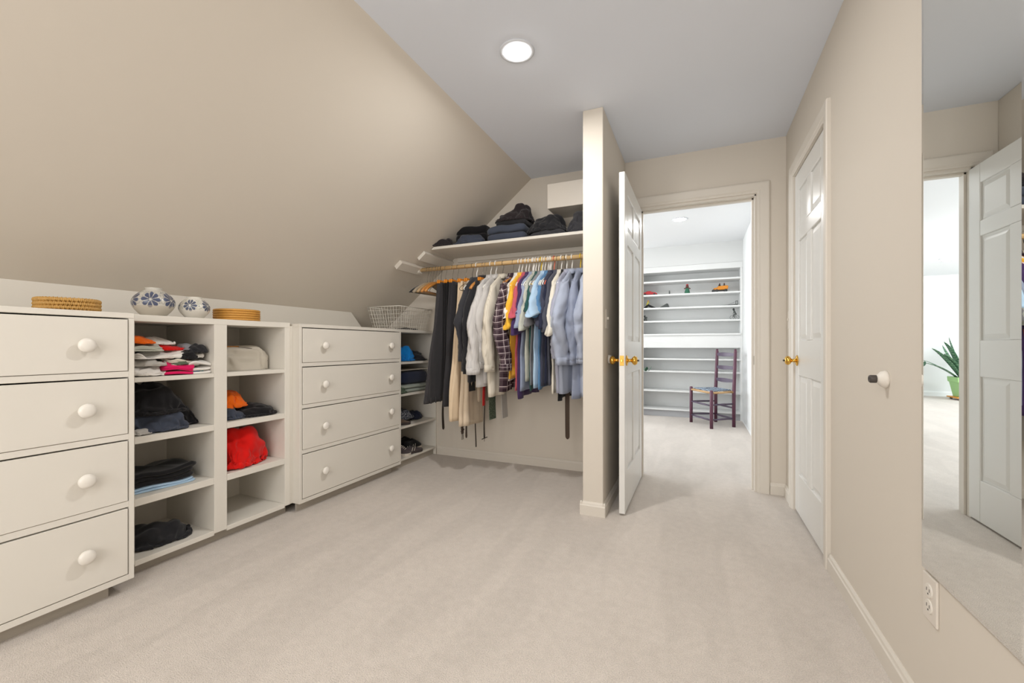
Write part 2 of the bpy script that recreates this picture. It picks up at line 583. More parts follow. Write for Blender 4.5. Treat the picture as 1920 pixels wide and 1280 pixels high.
# ---------------------------------------------------------------- panel doors
def raised_panel(x0, x1, z0, z1, t):
    mb = MB()
    for s in (0, 1):
        ya = .010; yb = .0035
        y1 = ya if s == 0 else t - ya
        y2 = yb if s == 0 else t - yb
        e = .004; i = .034
        R = [[(x0 - e, y1), (x1 + e, y1)], [(x0 + .010, y1), (x1 - .010, y1)], [(x0 + i, y2), (x1 - i, y2)]]
        ins = (-e, .010, i)
        rows = []
        for k, a in enumerate(ins):
            yy = (y1, y1, y2)[k]
            rows.append([(x0 + a, yy, z0 + a), (x1 - a, yy, z0 + a), (x1 - a, yy, z1 - a), (x0 + a, yy, z1 - a)])
        mb.grid(rows, True, False, flip=(s == 1))
        n = len(mb.v)
        mb.f.append((n - 4, n - 3, n - 2, n - 1) if s == 0 else (n - 1, n - 2, n - 3, n - 4))
    return mb


def panel_door(name, w, t, mtx, label, m, knob_sides=(1, 1), knob_x=None, hinges=0):
    """local x from hinge 0..w, y 0..t thickness, z up"""
    mb = MB()
    h0, h1 = .010, 2.025
    st = .105 if w > .7 else .095
    zr = [(h0, .245), (.825, 1.03), (1.615, 1.70), (1.915, h1)]
    mb.box(0, st, 0, t, h0, h1); mb.box(w - st, w, 0, t, h0, h1)
    mu = .045
    for a, b in zr: mb.box(st, w - st, 0, t, a, b)
    for k in range(3): mb.box(w / 2 - mu, w / 2 + mu, 0, t, zr[k][1], zr[k + 1][0])
    door = build(name, mb, m, bevel=.004, seg=2)
    door.matrix_world = mtx
    door['kind'] = 'structure'
    door['label'] = label
    for k in range(3):
        for xa, xb in ((st, w / 2 - mu), (w / 2 + mu, w - st)):
            build('panel', raised_panel(xa, xb, zr[k][1], zr[k + 1][0], t), m, door)
    kx = w - .062 if knob_x is None else knob_x
    kz = .912
    for s in (0, 1):
        if not knob_sides[s]: continue
        prof = [(.0, 0), (.032, 0), (.032, .003), (.026, .007), (.012, .010), (.0095, .022), (.011, .030), (.021, .036), (.027, .044), (.0275, .050), (.022, .060), (.010, .0645), (.0, .065)]
        R = Matrix.Translation((kx, 0 if s == 0 else t, kz)) @ Matrix.Rotation(PI / 2 if s == 0 else -PI / 2, 4, 'X')
        kb = MB().lathe([p for p in prof if p[0] > 0 or True][1:-1], 24, R)
        kn = build('knob', kb, M_brass, door, smooth=True)
        kn['label'] = 'polished brass round door knob'
        if s == 0:
            R2 = Matrix.Translation((kx, -.065, kz)) @ Matrix.Rotation(PI / 2, 4, 'X')
            lb = MB().lathe([(.0055, 0), (.0055, .008)], 10, R2)
            build('lock_button', lb, M_dark, kn)
    if knob_sides[1] or knob_sides[0]:
        build('latch_plate', MB().box(w, w + .0015, t / 2 - .0125, t / 2 + .0125, kz - .03, kz + .03), M_latch, door, bevel=.0008)
        lp = build('latch_bolt', MB().box(w + .0015, w + .009, t / 2 - .006, t / 2 + .006, kz - .008, kz + .008), M_brass, door, bevel=.002)
    for hz in ((.235, 1.03, 1.82)[:hinges] if hinges else ()):
        hb = MB()
        for q in range(5):
            z = hz - .045 + q * .018
            hb.lathe([(.0062, z + .0006), (.0062, z + .0174)], 12, Matrix.Translation((-.003, -.006, 0)))
        hb.lathe([(.004, hz + .045), (.0052, hz + .049), (.003, hz + .053)], 10, Matrix.Translation((-.003, -.006, 0)))
        hg = build('hinge', hb, M_hinge, door, smooth=False)
        hg['label'] = 'aged brass butt hinge'
        build('hinge_leaf', MB().box(.0, .018, -.0012, 0, hz - .044, hz + .044).box(-.020, -.004, -.0012, .0, hz - .044, hz + .044), M_hinge, hg)
    return door


# open door: hinge on the left jamb, leaf swung into the dressing room; face y=0 looks to the doorway (+x)
mtx = Matrix.Translation((-.384, YB + .008, 0)) @ Matrix.Rotation(math.radians(-.3), 4, 'Z') @ Matrix(((0, -1, 0, 0), (-1, 0, 0, 0), (0, 0, 1, 0), (0, 0, 0, 1)))
# local x -> -y ; local y -> -x
panel_door('door_1', .79, .035, mtx, 'open white six panel door with brass knobs beside the partition', M_door)
# closed door on the right wall: local x from near hinge (y=RY0) to +y, face y=0 looks to -x
mtx = Matrix.Translation((XR + .002, RY0 + .004, 0)) @ Matrix(((0, 1, 0, 0), (1, 0, 0, 0), (0, 0, 1, 0), (0, 0, 0, 1)))
panel_door('door_2', RY1 - RY0 - .008, .035, mtx, 'closed white six panel door in the right wall', M_door, knob_sides=(1, 0), hinges=3)


# ---------------------------------------------------------------- recessed lights
def can_light(name, x, y, label):
    t = thing(name, (x, y, ZC), label, 'ceiling light', None)
    prof = [(.082, 0), (.083, -.003), (.076, -.005), (.058, -.003), (.050, .000)]
    build('trim_ring', MB().lathe(prof, 40, caps=False), M_ringw, t, smooth=True)
    build('lens', MB().lathe([(.050, -.002), (.048, -.008), (.036, -.012), (.016, -.0135), (.002, -.014)], 40, caps=True), M_lamp, t, smooth=True)


can_light('recessed_light', -.785, 1.86, 'round recessed ceiling light glowing in the grey ceiling')
can_light('recessed_light', -.173, 5.054, 'small recessed ceiling light seen through the doorway')
can_light('recessed_light', -2.6, 9.05, 'recessed light of the far room seen only in the mirror')
can_light('recessed_light', -.55, -.55, 'added recessed fill light behind the camera')  # unseen fitting added to go with the fill lamp there


# ---------------------------------------------------------------- built-in cabinets
def knob_part(A, x, y, z, parent, r=.027):
    prof = [(.012, 0), (.0115, .010), (.015, .014), (r * .93, .018), (r, .024), (r * .93, .030), (r * .6, .0345), (.002, .036)]
    R = Matrix.Translation((x, y, z)) @ Matrix.Rotation(PI / 2, 4, 'Y')
    return A.part('knob', MB().lathe(prof, 28, R), M_knob, parent, smooth=True)


ZT0, ZT1 = 1.107, 1.132      # top board
ZB = .055


def drawer_unit(x, y0, y1, toe_y1, label, ys_knob, kr):
    t = thing('drawer_unit', (x, (y0 + y1) / 2, 0), label, 'drawer unit')
    A = At(t)
    A.part('top', B(XK, x + .002, y0, y1, ZT0 + .004, ZT1), M_cab, bevel=.0015)
    for a, b in ((y0, y0 + .018), (y1 - .018, y1)):
        A.part('side_panel', B(XK, x, a, b, ZB, ZT0 + .004), M_cab, bevel=.001)
    A.part('back_panel', B(XK, XK + .01, y0 + .018, y1 - .018, ZB, ZT0), M_cab_in)
    A.part('bottom', B(XK, x, y0 + .018, y1 - .018, ZB, .078), M_cab, bevel=.001)
    zs = [(.350, .374), (.622, .645), (.874, .897)]
    for a, b in zs:
        A.part('rail', B(x - .02, x, y0 + .018, y1 - .018, a, b), M_cab, bevel=.001)
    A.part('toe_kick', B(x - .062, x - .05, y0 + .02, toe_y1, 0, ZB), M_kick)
    fr = [(.080, .350), (.374, .622), (.645, .874), (.897, ZT0 + .004)]
    for a, b in fr:
        d = A.part('drawer', MB().box(x - .019, x + .003, y0 + .0225, y1 - .0225, a + .002, b - .0055)
                   .box(x - .42, x - .019, y0 + .04, y0 + .052, a + .01, b - .05).box(x - .42, x - .019, y1 - .052, y1 - .04, a + .01, b - .05)
                   .box(x - .42, x - .408, y0 + .04, y1 - .04, a + .01, b - .05).box(x - .42, x - .019, y0 + .04, y1 - .04, a + .01, a + .016),
                   M_cab, bevel=.0012)
        for yk in ys_knob: knob_part(A, x + .003, yk, (a + b) / 2 - .002, d, kr)
    return t


X1, XS, X3, XH = -2.105, -2.225, -2.17, -2.212
drawer_unit(X1, .10, .972, .91, 'white four drawer unit at the left edge of the picture', (.255, .816), .027)
drawer_unit(X3, 1.812, 2.757, 2.70, 'white four drawer unit between the cubby shelves and shoe shelves', (1.986, 2.617), .024)

SH = [.862, .603, .336, .070]
t = thing('cubby_shelf_unit', (XS, 1.38, 0), 'white open shelf unit with two columns of cubbies between the drawer units', 'shelf unit')
A = At(t)
A.part('top', B(XK, XS, .974, 1.792, ZT0, 1.136), M_cab, bevel=.0015)
for a, b in ((.974, 1.029), (1.359, 1.422), (1.757, 1.792)):
    A.part('side_panel' if a != 1.359 else 'divider', B(XK, XS, a, b, ZB, ZT0), M_cab, bevel=.0015)
A.part('back_panel', B(XK, XK + .018, 1.029, 1.757, ZB, ZT0), M_cab_in)
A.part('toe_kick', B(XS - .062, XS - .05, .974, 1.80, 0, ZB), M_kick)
for k, z in enumerate(SH):
    th = (.021, .030, .033, .024)[k]
    for a, b in ((1.029, 1.359), (1.422, 1.757)):
        A.part('shelf' if k < 3 else 'bottom', B(XK + .018, XS - (.001 if k < 3 else -.0), a, b, z - th, z), M_cab, bevel=.0015)

A.part('filler_strip', B(XS - .02, XS - .006, 1.7925, 1.8115, ZB, 1.118), M_cab)

t = thing('shoe_shelf_unit', (XH, 3.05, 0), 'narrow white open shelf unit in the corner beneath the trousers', 'shelf unit')
A = At(t)
A.part('top', B(-2.83, XH, 2.758, YB, ZT0 + .003, ZT1), M_cab, bevel=.0015)
A.part('side_panel', B(-2.83, XH, YB - .018, YB - .001, 0, ZT0), M_cab, bevel=.0015)
A.part('back_panel', B(-2.84, -2.83, 2.76, YB - .018, ZB, ZT0), M_cab_in)
for k, z in enumerate((.866, .603, .336, .075)):
    A.part('shelf', B(-2.83, XH, 2.762, YB - .018, z - .018, z), M_cab, bevel=.001)
A.part('thin_shelf', B(-2.83, XH - .06, 2.762, YB - .018, .789, .797), M_cab)
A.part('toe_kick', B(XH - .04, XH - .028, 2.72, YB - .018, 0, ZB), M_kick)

# ---------------------------------------------------------------- closet shelf, cleats, rod, duct box
o = struct('trim_5', B(-1.04, PX0, 3.055, YB, 2.037, 2.222), M_trim, label='white boxed duct in the closet above the shelf', bevel=.002)
mb = B(-.0, .0, 0, 0, 0, 0); mb = MB().box(-1.105, -1.045, YB - .006, YB, 2.12, 2.24)
o = build('wall_plate', mb, M_wall, bevel=.002); tag(o, 'beige painted blank plate on the closet wall beside the duct box', 'wall plate')
t = thing('closet_shelf', (-1.3, 2.94, 1.79), 'long white board shelf above the clothes rod holding dark clothes', 'shelf')
A = At(t)
xa = SX + (1.79 - ZC) / SL
prof = [(xa + .012, 1.79), (xa + .040, 1.812), (PX0 - .002, 1.812), (PX0 - .002, 1.79)]
A.part('board', MB().grid([[(x, 2.94, z) for x, z in prof], [(x, YB - .001, z) for x, z in prof]], True, True), M_cab, bevel=.0015)
ang = -math.atan(SL)


def slope_block(xc, zoff, y0, y1, w, th):
    """block lying on the underside of the slope, centred where the slope is at x = xc"""
    M = Matrix.Translation((xc, 0, slope_z(xc))) @ Matrix.Rotation(ang, 4, 'Y')
    return MB().box(-w / 2, w / 2, y0, y1, -th, -.001, M)


A.part('cleat', slope_block(-2.075, 0, 2.885, YB - .002, .085, .028), M_cab, bevel=.002)
A.part('cleat', B(-1.98, PX0 - .002, YB - .018, YB - .001, 1.752, 1.789), M_cab, bevel=.001)
t = thing('clothes_rod', (-1.4, 3.0, 1.643), 'round pale wooden clothes rod across the closet', 'rod')
A = At(t)
YR, ZR = 3.0, 1.641
A.part('pole', MB().tube([(-2.15, YR, ZR + .002), (PX0 - .002, YR, ZR)], .0165, 20), M_rod, smooth=True)
A.part('bracket', slope_block(-2.185, 0, 2.725, 3.06, .075, .036), M_trim, bevel=.003)
A.part('socket', MB().tube([(-2.178, YR, ZR), (-2.15, YR, ZR)], .028, 20), M_trim)


# ---------------------------------------------------------------- garments
def fnoise(x, y, z): return noise.noise(Vector((x, y, z)))


def sm(a, b, x):
    t = max(0, min(1, (x - a) / (b - a)))
    return t * t * (3 - 2 * t)


def hanger(x, kind, who, rz=0.0, tilt=0.0):
    """hanger thing at the rod; local y is along the arms, z=0 is the rod axis"""
    names = {'white': 'white plastic hanger', 'yellow': 'yellow plastic hanger', 'coral': 'coral red plastic hanger', 'black': 'slim black hanger',
             'wood': 'varnished wooden hanger', 'palewood': 'pale grey wooden hanger', 'velvet': 'black velvet hanger', 'greige': 'greige padded hanger', 'clamp': 'orange wooden clamp hanger'}
    t = thing('clothes_hanger', (x, YR, ZR), names[kind] + ' ' + who, 'hanger', None, rz)
    r = .0040 if kind in ('white', 'yellow', 'coral') else .0016
    hm = {'white': M_white_pl, 'yellow': M_yellow_pl, 'coral': M_red_pl, 'black': M_black_pl}.get(kind, M_steel)
    R = .0165 + r + .001
    pts = []
    for k in range(11):
        a = math.radians(215 - k * 22)        # over the rod
        pts.append((0, R * math.cos(a), R * math.sin(a)))
    pts += [(0, R * .75, -.030), (0, .006, -.048), (0, 0, -.060), (0, 0, -.110)]
    build('hook', MB().tube(pts, r, 8), hm, t, smooth=True)
    zt = -.112
    if kind in ('white', 'yellow', 'coral', 'black'):
        mb = MB()
        W = .205; zb = zt - .105
        P = [(0, 0, zt), (0, -.05, zt - .012), (0, -W + .02, zb + .028), (0, -W, zb + .010), (0, -W + .008, zb), (0, W - .008, zb), (0, W, zb + .010), (0, W - .02, zb + .028), (0, .05, zt - .012), (0, 0, zt)]
        mb.tube(P, r * 1.15, 8)
        build('frame', mb, hm, t, smooth=True)
    elif kind == 'clamp':
        build('clamp_bar', MB().box(-.013, -.002, -.115, .115, -.140, -.112).box(.002, .013, -.115, .115, -.140, -.112), M_orangewood, t, bevel=.003)
        build('wire', MB().tube([(0, 0, -.085), (0, -.02, -.10), (0, -.025, -.135)], .0015, 6).tube([(0, 0, -.085), (0, .02, -.10), (0, .025, -.135)], .0015, 6), M_steel, t)
    else:
        m = {'wood': M_hwood, 'palewood': M_hwood2, 'velvet': M_velvet, 'greige': M_greige}[kind]
        rows_p = [(-.215, -.095), (-.18, -.066), (-.12, -.035), (-.06, -.012), (0, 0), (.06, -.012), (.12, -.035), (.18, -.066), (.215, -.095)]
        fl = (.35, 1.0) if kind == 'velvet' else (.55, 1)
        rr = [.011, .013, .014, .015, .016, .015, .014, .013, .011]
        build('arms', MB().tube([(0, a, zt + b - .006) for a, b in rows_p], rr, 10, flat=(1.0 if kind != 'velvet' else .4, .9) if kind != 'velvet' else (1, .4)), m, t, smooth=True)
        build('trouser_bar', MB().tube([(0, -.20, zt - .098), (0, .20, zt - .098)], .0035, 8), m if kind != 'greige' else M_hwood2, t)
    return t


def shirt(x, m, who, name, cat='shirt', sleeve='short', hem=-.90, sw=.215, t=.05, seed=0, rz=0.0, slen=None, sy=0.0, sx=0.0, collar=True, cuff_m=None, wid=None, hood=False, flare=0.0, puff=1.0, elbow=.015):
    """garment on a hanger; z relative to the rod; hem below the rod"""
    root = thing(name, (x, YR, ZR), who, cat, None, rz)
    zn = -.110; zs = -.205
    if sleeve == 'short': t *= .6
    nu, nz_ = 48, 30
    hw_b = wid or sw * 1.02
    rows = []; uvs = []
    for i in range(nz_ + 1):
        s = i / nz_
        if s < .28:
            q = s / .28
            z = zn + (zs - zn) * q ** 1.15
            hw = .062 + (sw - .062) * (q ** .95)
            th = .012 + .010 * q
        else:
            q = (s - .28) / .72
            z = zs + (hem - zs) * q
            hw = sw + (hw_b - sw) * min(1, q * 2) - .022 * math.sin(min(1, q * 1.6) * PI) * (1 if sw > .2 else .6)
            th = .022 + (t / 2 - .022) * sm(0, .5, q)
        row = []
        for k in range(nu):
            a = 2 * PI * k / nu
            cy, sx_ = math.cos(a), math.sin(a)
            y = hw * math.copysign(abs(cy) ** .85, cy)
            xx = th * math.copysign(abs(sx_) ** .7, sx_)
            amp = (.014 if sleeve == 'long' else .006) * sm(-.15, hem, z) + .002
            fx = amp * (math.sin(y * 34 + seed * 2.1 + z * 1.5) + .6 * math.sin(y * 71 + seed) + 1.0 * fnoise(y * 9, z * 3.0, seed)) * (.6 + .4 * abs(sx_))
            fx += .006 * fnoise(y * 22, z * 9, seed + 5 + (3 if sx_ > 0 else 0))
            y += .010 * fnoise(seed, z * 4, k * .01) * sm(0, 1, -z)
            zz = z - (.018 * sm(.2, 1, abs(cy)) if s > .95 else 0) + (.010 * fnoise(y * 8, seed, 0) if s > .9 else 0)
            row.append((xx + fx, y, zz))
            uvs.append((y if sx_ > 0 else y + .5, z))
        rows.append(row)
    mb = MB().grid(rows, True, False, flip=True); mb.uv = uvs
    build('body', mb, m, root, smooth=True, solid=.002)
    # sleeves
    for side in (-1, 1):
        if sleeve is None: break
        L = slen or (.24 if sleeve == 'short' else .58)
        n = 16 if sleeve == 'short' else 26
        mseg = 28
        rows = []; uvs = []
        for i in range(n + 1):
            q = i / n
            kx = sx * q * q if side < 0 else 0
            ky = sy * q if side < 0 else .02 * q
            if sleeve == 'short':
                c = Vector((kx, side * (sw - .050 + .060 * q + ky), zs + .018 - .03 * q - (L - .03) * q))
                ry = .035 + (.055 + flare) * q; rx = .014 + .016 * q
                tilt = side * -.55 * (1 - q * .5)
            else:
                c = Vector((kx, side * (sw - .045 + .045 * min(1, q * 2.5) + ky), zs + .018 - L * q))
                ry = .035 + .044 * sm(0, .25, q) - .030 * sm(.4, 1, q); rx = .014 + .014 * sm(0, .3, q) + .004
                tilt = side * -.45 * (1 - q)
            c.x += .018 * fnoise(q * 3, seed, side)
            c.y += .012 * fnoise(q * 4, seed + 3, side)
            if side < 0 and sleeve == 'long': c.y += -elbow * max(0, 1 - abs(q - .5) / .5); ry *= puff; rx *= puff
            pinch = 1.0
            if sleeve == 'long' and q > .88: pinch = .90 if q < .92 else .97
            row = []
            for k in range(mseg):
                a = 2 * PI * k / mseg
                yy = ry * pinch * math.cos(a); xx = rx * pinch * math.sin(a)
                w = 1 + .16 * math.sin(3 * a + q * 9 + seed) * sm(.1, .6, q) + .14 * fnoise(math.cos(a) * 2, q * 7, seed + k * .0)
                w += .16 * (abs(((q * 5.5 + math.cos(a) * .55 + fnoise(q * 3, math.sin(a), seed) * 1.4 + seed) % 1.0) * 2 - 1) - .5) * sm(.1, .5, q)
                w += .10 * (1 - abs(fnoise(math.sin(a) * 1.5, q * 11 + math.cos(a) * 2, seed + 9)) * 2) * sm(0, .4, q) * (1 if sleeve == 'long' else .4)
                row.append(c + Vector((xx * w, yy * w, yy * tilt)))
                uvs.append((yy * 1.1 + (0 if math.sin(a) > 0 else .3), c.z))
            rows.append(row)
        mb = MB().grid(rows, True, False, flip=True); mb.uv = uvs
        sl = build('sleeve', mb, m, root, smooth=True, solid=.002)
        if sleeve == 'long':
            rr = []
            for q in (0, .5, 1):
                rr.append([Vector(rows[-1][0]) * 0 + (Vector(p) - sum((Vector(v) for v in rows[-1]), Vector()) / mseg) * 1.02 + sum((Vector(v) for v in rows[-1]), Vector()) / mseg + Vector((0, 0, .028 - .05 * q)) for p in rows[-1]])
            mb = MB().grid(rr, True, False, flip=True); mb.uv = [(a * .01, b * .05) for b in range(3) for a in range(mseg)]
            build('cuff', mb, cuff_m or m, sl, smooth=True, solid=.002)
    if collar:
        rows = []
        for i, (zc, r1, r2) in enumerate(((zn - .012, .060, .020), (zn + .018, .050, .022), (zn + .022, .055, .026), (zn - .016, .074, .034)) if not hood else ((zn - .02, .06, .022), (zn + .005, .055, .03), (zn + .008, .070, .042), (zn - .05, .105, .055), (zn - .09, .09, .045))):
            row = []
            for k in range(28):
                a = 2 * PI * k / 28
                row.append((r2 * math.sin(a) + .003 * math.sin(5 * a + seed), r1 * math.cos(a), zc - .004 * math.cos(2 * a)))
            rows.append(row)
        mb = MB().grid(rows, True, False, flip=True); mb.uv = [(a * .01, b * .01) for b in range(len(rows)) for a in range(28)]
        build('hood' if hood else 'collar', mb, m, root, smooth=True, solid=.002)
    return root


def trousers(x, m, who, top=-.13, bot=-1.12, w0=.10, w1=.19, t=.05, seed=0, yc0=0.0, yc1=0.0, xlean=0.0, waist=True, band_m=None):
    """trousers clipped by the cuffs, waistband hanging at the bottom, folded in half: two legs side by side"""
    root = thing('trousers', (x, YR, ZR), who, 'trousers')
    n = 34; nu = 44
    for leg, off in (('leg', -.4), ('leg', .4)):
        rows = []
        for i in range(n + 1):
            q = i / n
            z = top + (bot - top) * q
            hw = w0 + (w1 - w0) * (sm(.1, .95, q))
            yc = yc0 + (yc1 - yc0) * q
            th = t * .26 + .006 * math.sin(q * PI)
            row = []
            for k in range(nu):
                a = 2 * PI * k / nu
                ca, sa = math.cos(a), math.sin(a)
                y = hw * math.copysign(abs(ca) ** .8, ca)
                xx = th * math.copysign(abs(sa) ** .5, sa)
                fx = .006 * math.sin(y * 30 + seed + off * 3 + z * 1.2) + .010 * fnoise(y * 7, z * 2.2, seed + off) + .004 * math.sin(y * 80 + z * 6 + seed)
                fx *= .4 + .6 * sm(top, bot * .7, z)
                if waist and q > .955: fx *= .7; xx *= 1.06
                if waist and .94 < q < .955: xx *= .9
                row.append((xx + fx + off * t * .42 + xlean * q, y + yc, z + .012 * fnoise(y * 5, seed, off) * q))
            rows.append(row)
        mb = MB().grid(rows, True, True, flip=True)
        build(leg, mb, m, root, smooth=True)
    if waist:
        z = bot + .022
        for k in range(5):
            y = yc1 - w1 * .8 + k * w1 * .4
            build('belt_loop', B(t * .52 + .004 + xlean, t * .52 + .010 + xlean, y - .004, y + .004, z - .022, z + .026), band_m or m, root, bevel=.001)
    return root


# palette of garments
F = {k: fabric('cloth_' + k, srgb(*v)) for k, v in dict(
    charcoal=(62, 60, 62), charcoal2=(52, 51, 54), beige=(222, 200, 170), beige2=(214, 196, 172), taupe=(176, 160, 140), black=(26, 25, 27),
    darkgrey=(58, 58, 62), lightgrey=(200, 197, 194), cream=(226, 220, 205), white=(236, 232, 226), yellow=(240, 186, 62), maroon=(142, 52, 62), rose=(196, 92, 106),
    purple=(68, 48, 90), paleblue=(176, 204, 228), bluegrey=(150, 160, 184), greengrey=(190, 192, 180), grey=(136, 136, 140), midblue=(88, 130, 170), navy=(38, 42, 62),
    slate=(64, 66, 82), slate2=(78, 80, 92), lavender=(168, 170, 186), oxford=(170, 178, 196), oxford2=(146, 154, 174), teal=(42, 84, 82), denim=(90, 118, 158), green=(92, 104, 84),
    orange=(244, 110, 20), red=(214, 22, 16), magenta=(222, 24, 96), tealb=(50, 160, 168), slateblue=(66, 72, 86), brownblack=(46, 40, 42), stone=(196, 188, 174), azure=(20, 128, 206),
    palegreen=(160, 168, 158), navyfold=(38, 44, 66), coal=(40, 40, 43), ash=(190, 186, 180), steelblue=(66, 104, 152)).items()}
F['plaid'] = plaid_mat('cloth_plaid')
F['creamstripe'] = stripe_mat('cloth_creamstripe', srgb(222, 214, 198), srgb(196, 186, 168), .012, .25, .5)
F['greystripe'] = stripe_mat('cloth_greystripe', srgb(206, 203, 200), srgb(178, 176, 178), .02, .2, .4)
F['yellowstripe'] = F['yellow']
F['paisley'] = speckle_mat('cloth_speckled', srgb(50, 54, 66), srgb(196, 196, 198), 140, .32)
F['greenpattern'] = speckle_mat('cloth_green_pattern', srgb(76, 92, 74), srgb(170, 176, 160), 110, .25)

# empty hangers at the left end
for x, kind, rz, who in ((-2.085, 'velvet', -.10, 'hanging empty, leftmost on the rod'), (-2.060, 'greige', -.04, 'hanging empty at the left end of the rod'), (-2.030, 'palewood', .0, 'hanging empty behind the varnished ones'),
                         (-2.000, 'wood', .04, 'hanging empty, left one of two varnished ones'), (-1.975, 'wood', .08, 'hanging empty, right one of two varnished ones'), (-1.950, 'black', .12, 'hanging empty beside the black trousers')):
    hanger(x, kind, who, rz)

# trousers, clamped at the hems
TR = [(-1.905, 'charcoal', 'charcoal dress trousers hanging furthest left on the rod', dict(bot=-1.10, w0=.105, w1=.165, yc1=-.045, seed=1, t=.055, xlean=-.06)),
      (-1.840, 'black', 'black trousers in shade between two charcoal pairs', dict(bot=-1.05, w0=.105, w1=.14, yc1=.03, seed=2, t=.04)),
      (-1.790, 'charcoal2', 'charcoal trousers with orange clamp hanger beside the beige ones', dict(bot=-1.12, w0=.11, w1=.14, yc1=-.02, seed=3, t=.05, xlean=-.03)),
      (-1.715, 'beige', 'beige chinos hanging left, next to the charcoal trousers', dict(bot=-1.215, w0=.10, w1=.16, yc1=-.075, seed=4, t=.06, waist=False)),
      (-1.655, 'beige2', 'pale beige chinos hanging right, hem lowest of the trousers', dict(bot=-1.25, w0=.10, w1=.155, yc1=-.06, seed=6, t=.075, waist=False, xlean=.03)),
      (-1.535, 'taupe', 'taupe trousers partly hidden beneath the grey shirt', dict(bot=-1.075, w0=.10, w1=.12, yc1=.0, seed=8, t=.04, waist=False))]
for x, f, who, kw in TR:
    trousers(x, F[f], who, **kw)
    hanger(x, 'clamp', 'gripping the ' + who.split(' hanging')[0].split(' in shade')[0].split(' with')[0].split(' partly')[0] + (' at far left' if 'furthest' in who else ''))

# belts and straps hanging below
def strap(name, x, y, z0, z1, w, th, m, label, cat='belt', seed=0, tip=True):
    t = thing(name, (x, y, z0), label, cat)
    rows = []
    tq = min(.2, .7 * w / abs(z0 - z1))
    qs = [k / 12 * (1 - tq) for k in range(13)] + [1 - tq * (1 - k / 5) for k in range(1, 6)]
    for q in qs:
        z = z0 + (z1 - z0) * q
        ww = w / 2 * (1 if not tip or q <= 1 - tq else max(.22, math.sqrt(max(0, 1 - ((q - 1 + tq) / tq) ** 2))))
        a = .25 * math.sin(q * 2.2 + seed)
        cx = .004 * math.sin(q * 5 + seed)
        row = []
        for sx_, sy_ in ((-1, -1), (1, -1), (1, 1), (-1, 1)):
            px_ = sx_ * th / 2; py_ = sy_ * ww
            row.append((cx + px_ * math.cos(a) - py_ * math.sin(a), px_ * math.sin(a) + py_ * math.cos(a), z - z0))
        rows.append(row)
    build('strap', MB().grid(rows, True, True, flip=True), m, t, bevel=.0006)
    return t


def belt_buckle(t, z, w, m=M_steel):
    P = [(0, -w / 2, z), (0, w / 2, z), (0, w / 2, z - .045), (0, -w / 2, z - .045), (0, -w / 2, z)]
    build('buckle', MB().tube(P, .0028, 8), m, t, smooth=True)
    build('prong', MB().tube([(0, 0, z), (.004, 0, z - .045)], .0018, 6), m, t)


t = strap('belt', -.8615, 2.985, 1.30, .322, .034, .004, M_brownleather, 'long brown leather belt hanging below the blue shirts', seed=1)
t.rotation_euler.z = 1.35
build('belt_hook', MB().tube([(0, 0, 0), (0, 0, .30), (0, .01, .335), (0, -.012, .36), (0, -.020, .350)], .0016, 6), M_steel, t)
for k in range(5):
    pass
t = strap('belt', -1.905, 2.96, .62, .315, .026, .004, M_leather, 'black belt end hanging below the leftmost charcoal trousers', seed=2)
t = strap('belt', -1.825, 2.97, .62, .40, .030, .004, M_leather, 'short black belt end hanging below the second charcoal trousers', seed=.4)
t = strap('belt', -1.735, 2.98, .58, .292, .026, .009, M_brownleather, 'braided dark belt with a steel clip below the beige chinos', seed=1.4, tip=False)
for k in range(14):
    z = -.30 + .0 + k * .019
    pass
mbk = MB()
for k in range(16):
    z = -.04 - k * .0155
    mbk.lathe([(.004, -.007), (.012, -.003), (.012, .003), (.004, .007)], 8, Matrix.Translation((0, .006 * (-1) ** k, z)) @ Matrix.Rotation(.5 * (-1) ** k, 4, 'X'))
build('braid', mbk, M_brownleather, t, smooth=True)
belt_buckle(t, -.289, .022)
t = strap('belt', -1.690, 2.97, .55, .262, .034, .004, M_brownleather, 'dark brown belt end beside the braided belt', seed=.6)
t = strap('belt', -1.620, 2.99, .60, .192, .011, .004, M_leather, 'thin black cord strap below the pale beige chinos', cat='strap', seed=2.6)
t = strap('belt', -1.540, 2.99, .70, .268, .022, .004, M_leather, 'black belt with a buckle bar below the taupe trousers', seed=1.0, tip=False)
build('buckle', MB().tube([(0, -.045, -.43), (0, .045, -.43)], .0035, 8).tube([(0, 0, -.425), (0, -.006, -.455)], .002, 6), M_leather, t)

# ties beyond the grey shirt
def tie(x, y, z1, m, label, w=.075, seed=0, cat='necktie', nm='necktie'):
    t = thing(nm, (x, y, ZR), label, cat)
    rows = []
    for i in range(21):
        q = i / 20
        z = -.34 + (z1 - ZR + .34) * q
        ww = (.018 + (w / 2 - .018) * sm(0, 1, q)) if nm == 'necktie' else w / 2
        if nm == 'necktie' and q > .94: ww *= max(.05, 1 - (q - .94) / .06)
        row = []
        for sx_, sy_ in ((-1, -1), (1, -1), (1, 1), (-1, 1)):
            row.append((sx_ * .002 + .010 * math.sin(q * 4 + seed), sy_ * ww + .012 * math.sin(q * 3 + seed), z))
        rows.append(row)
    build('blade', MB().grid(rows, True, True, flip=True), m, t, smooth=False, bevel=.0006)
    return t


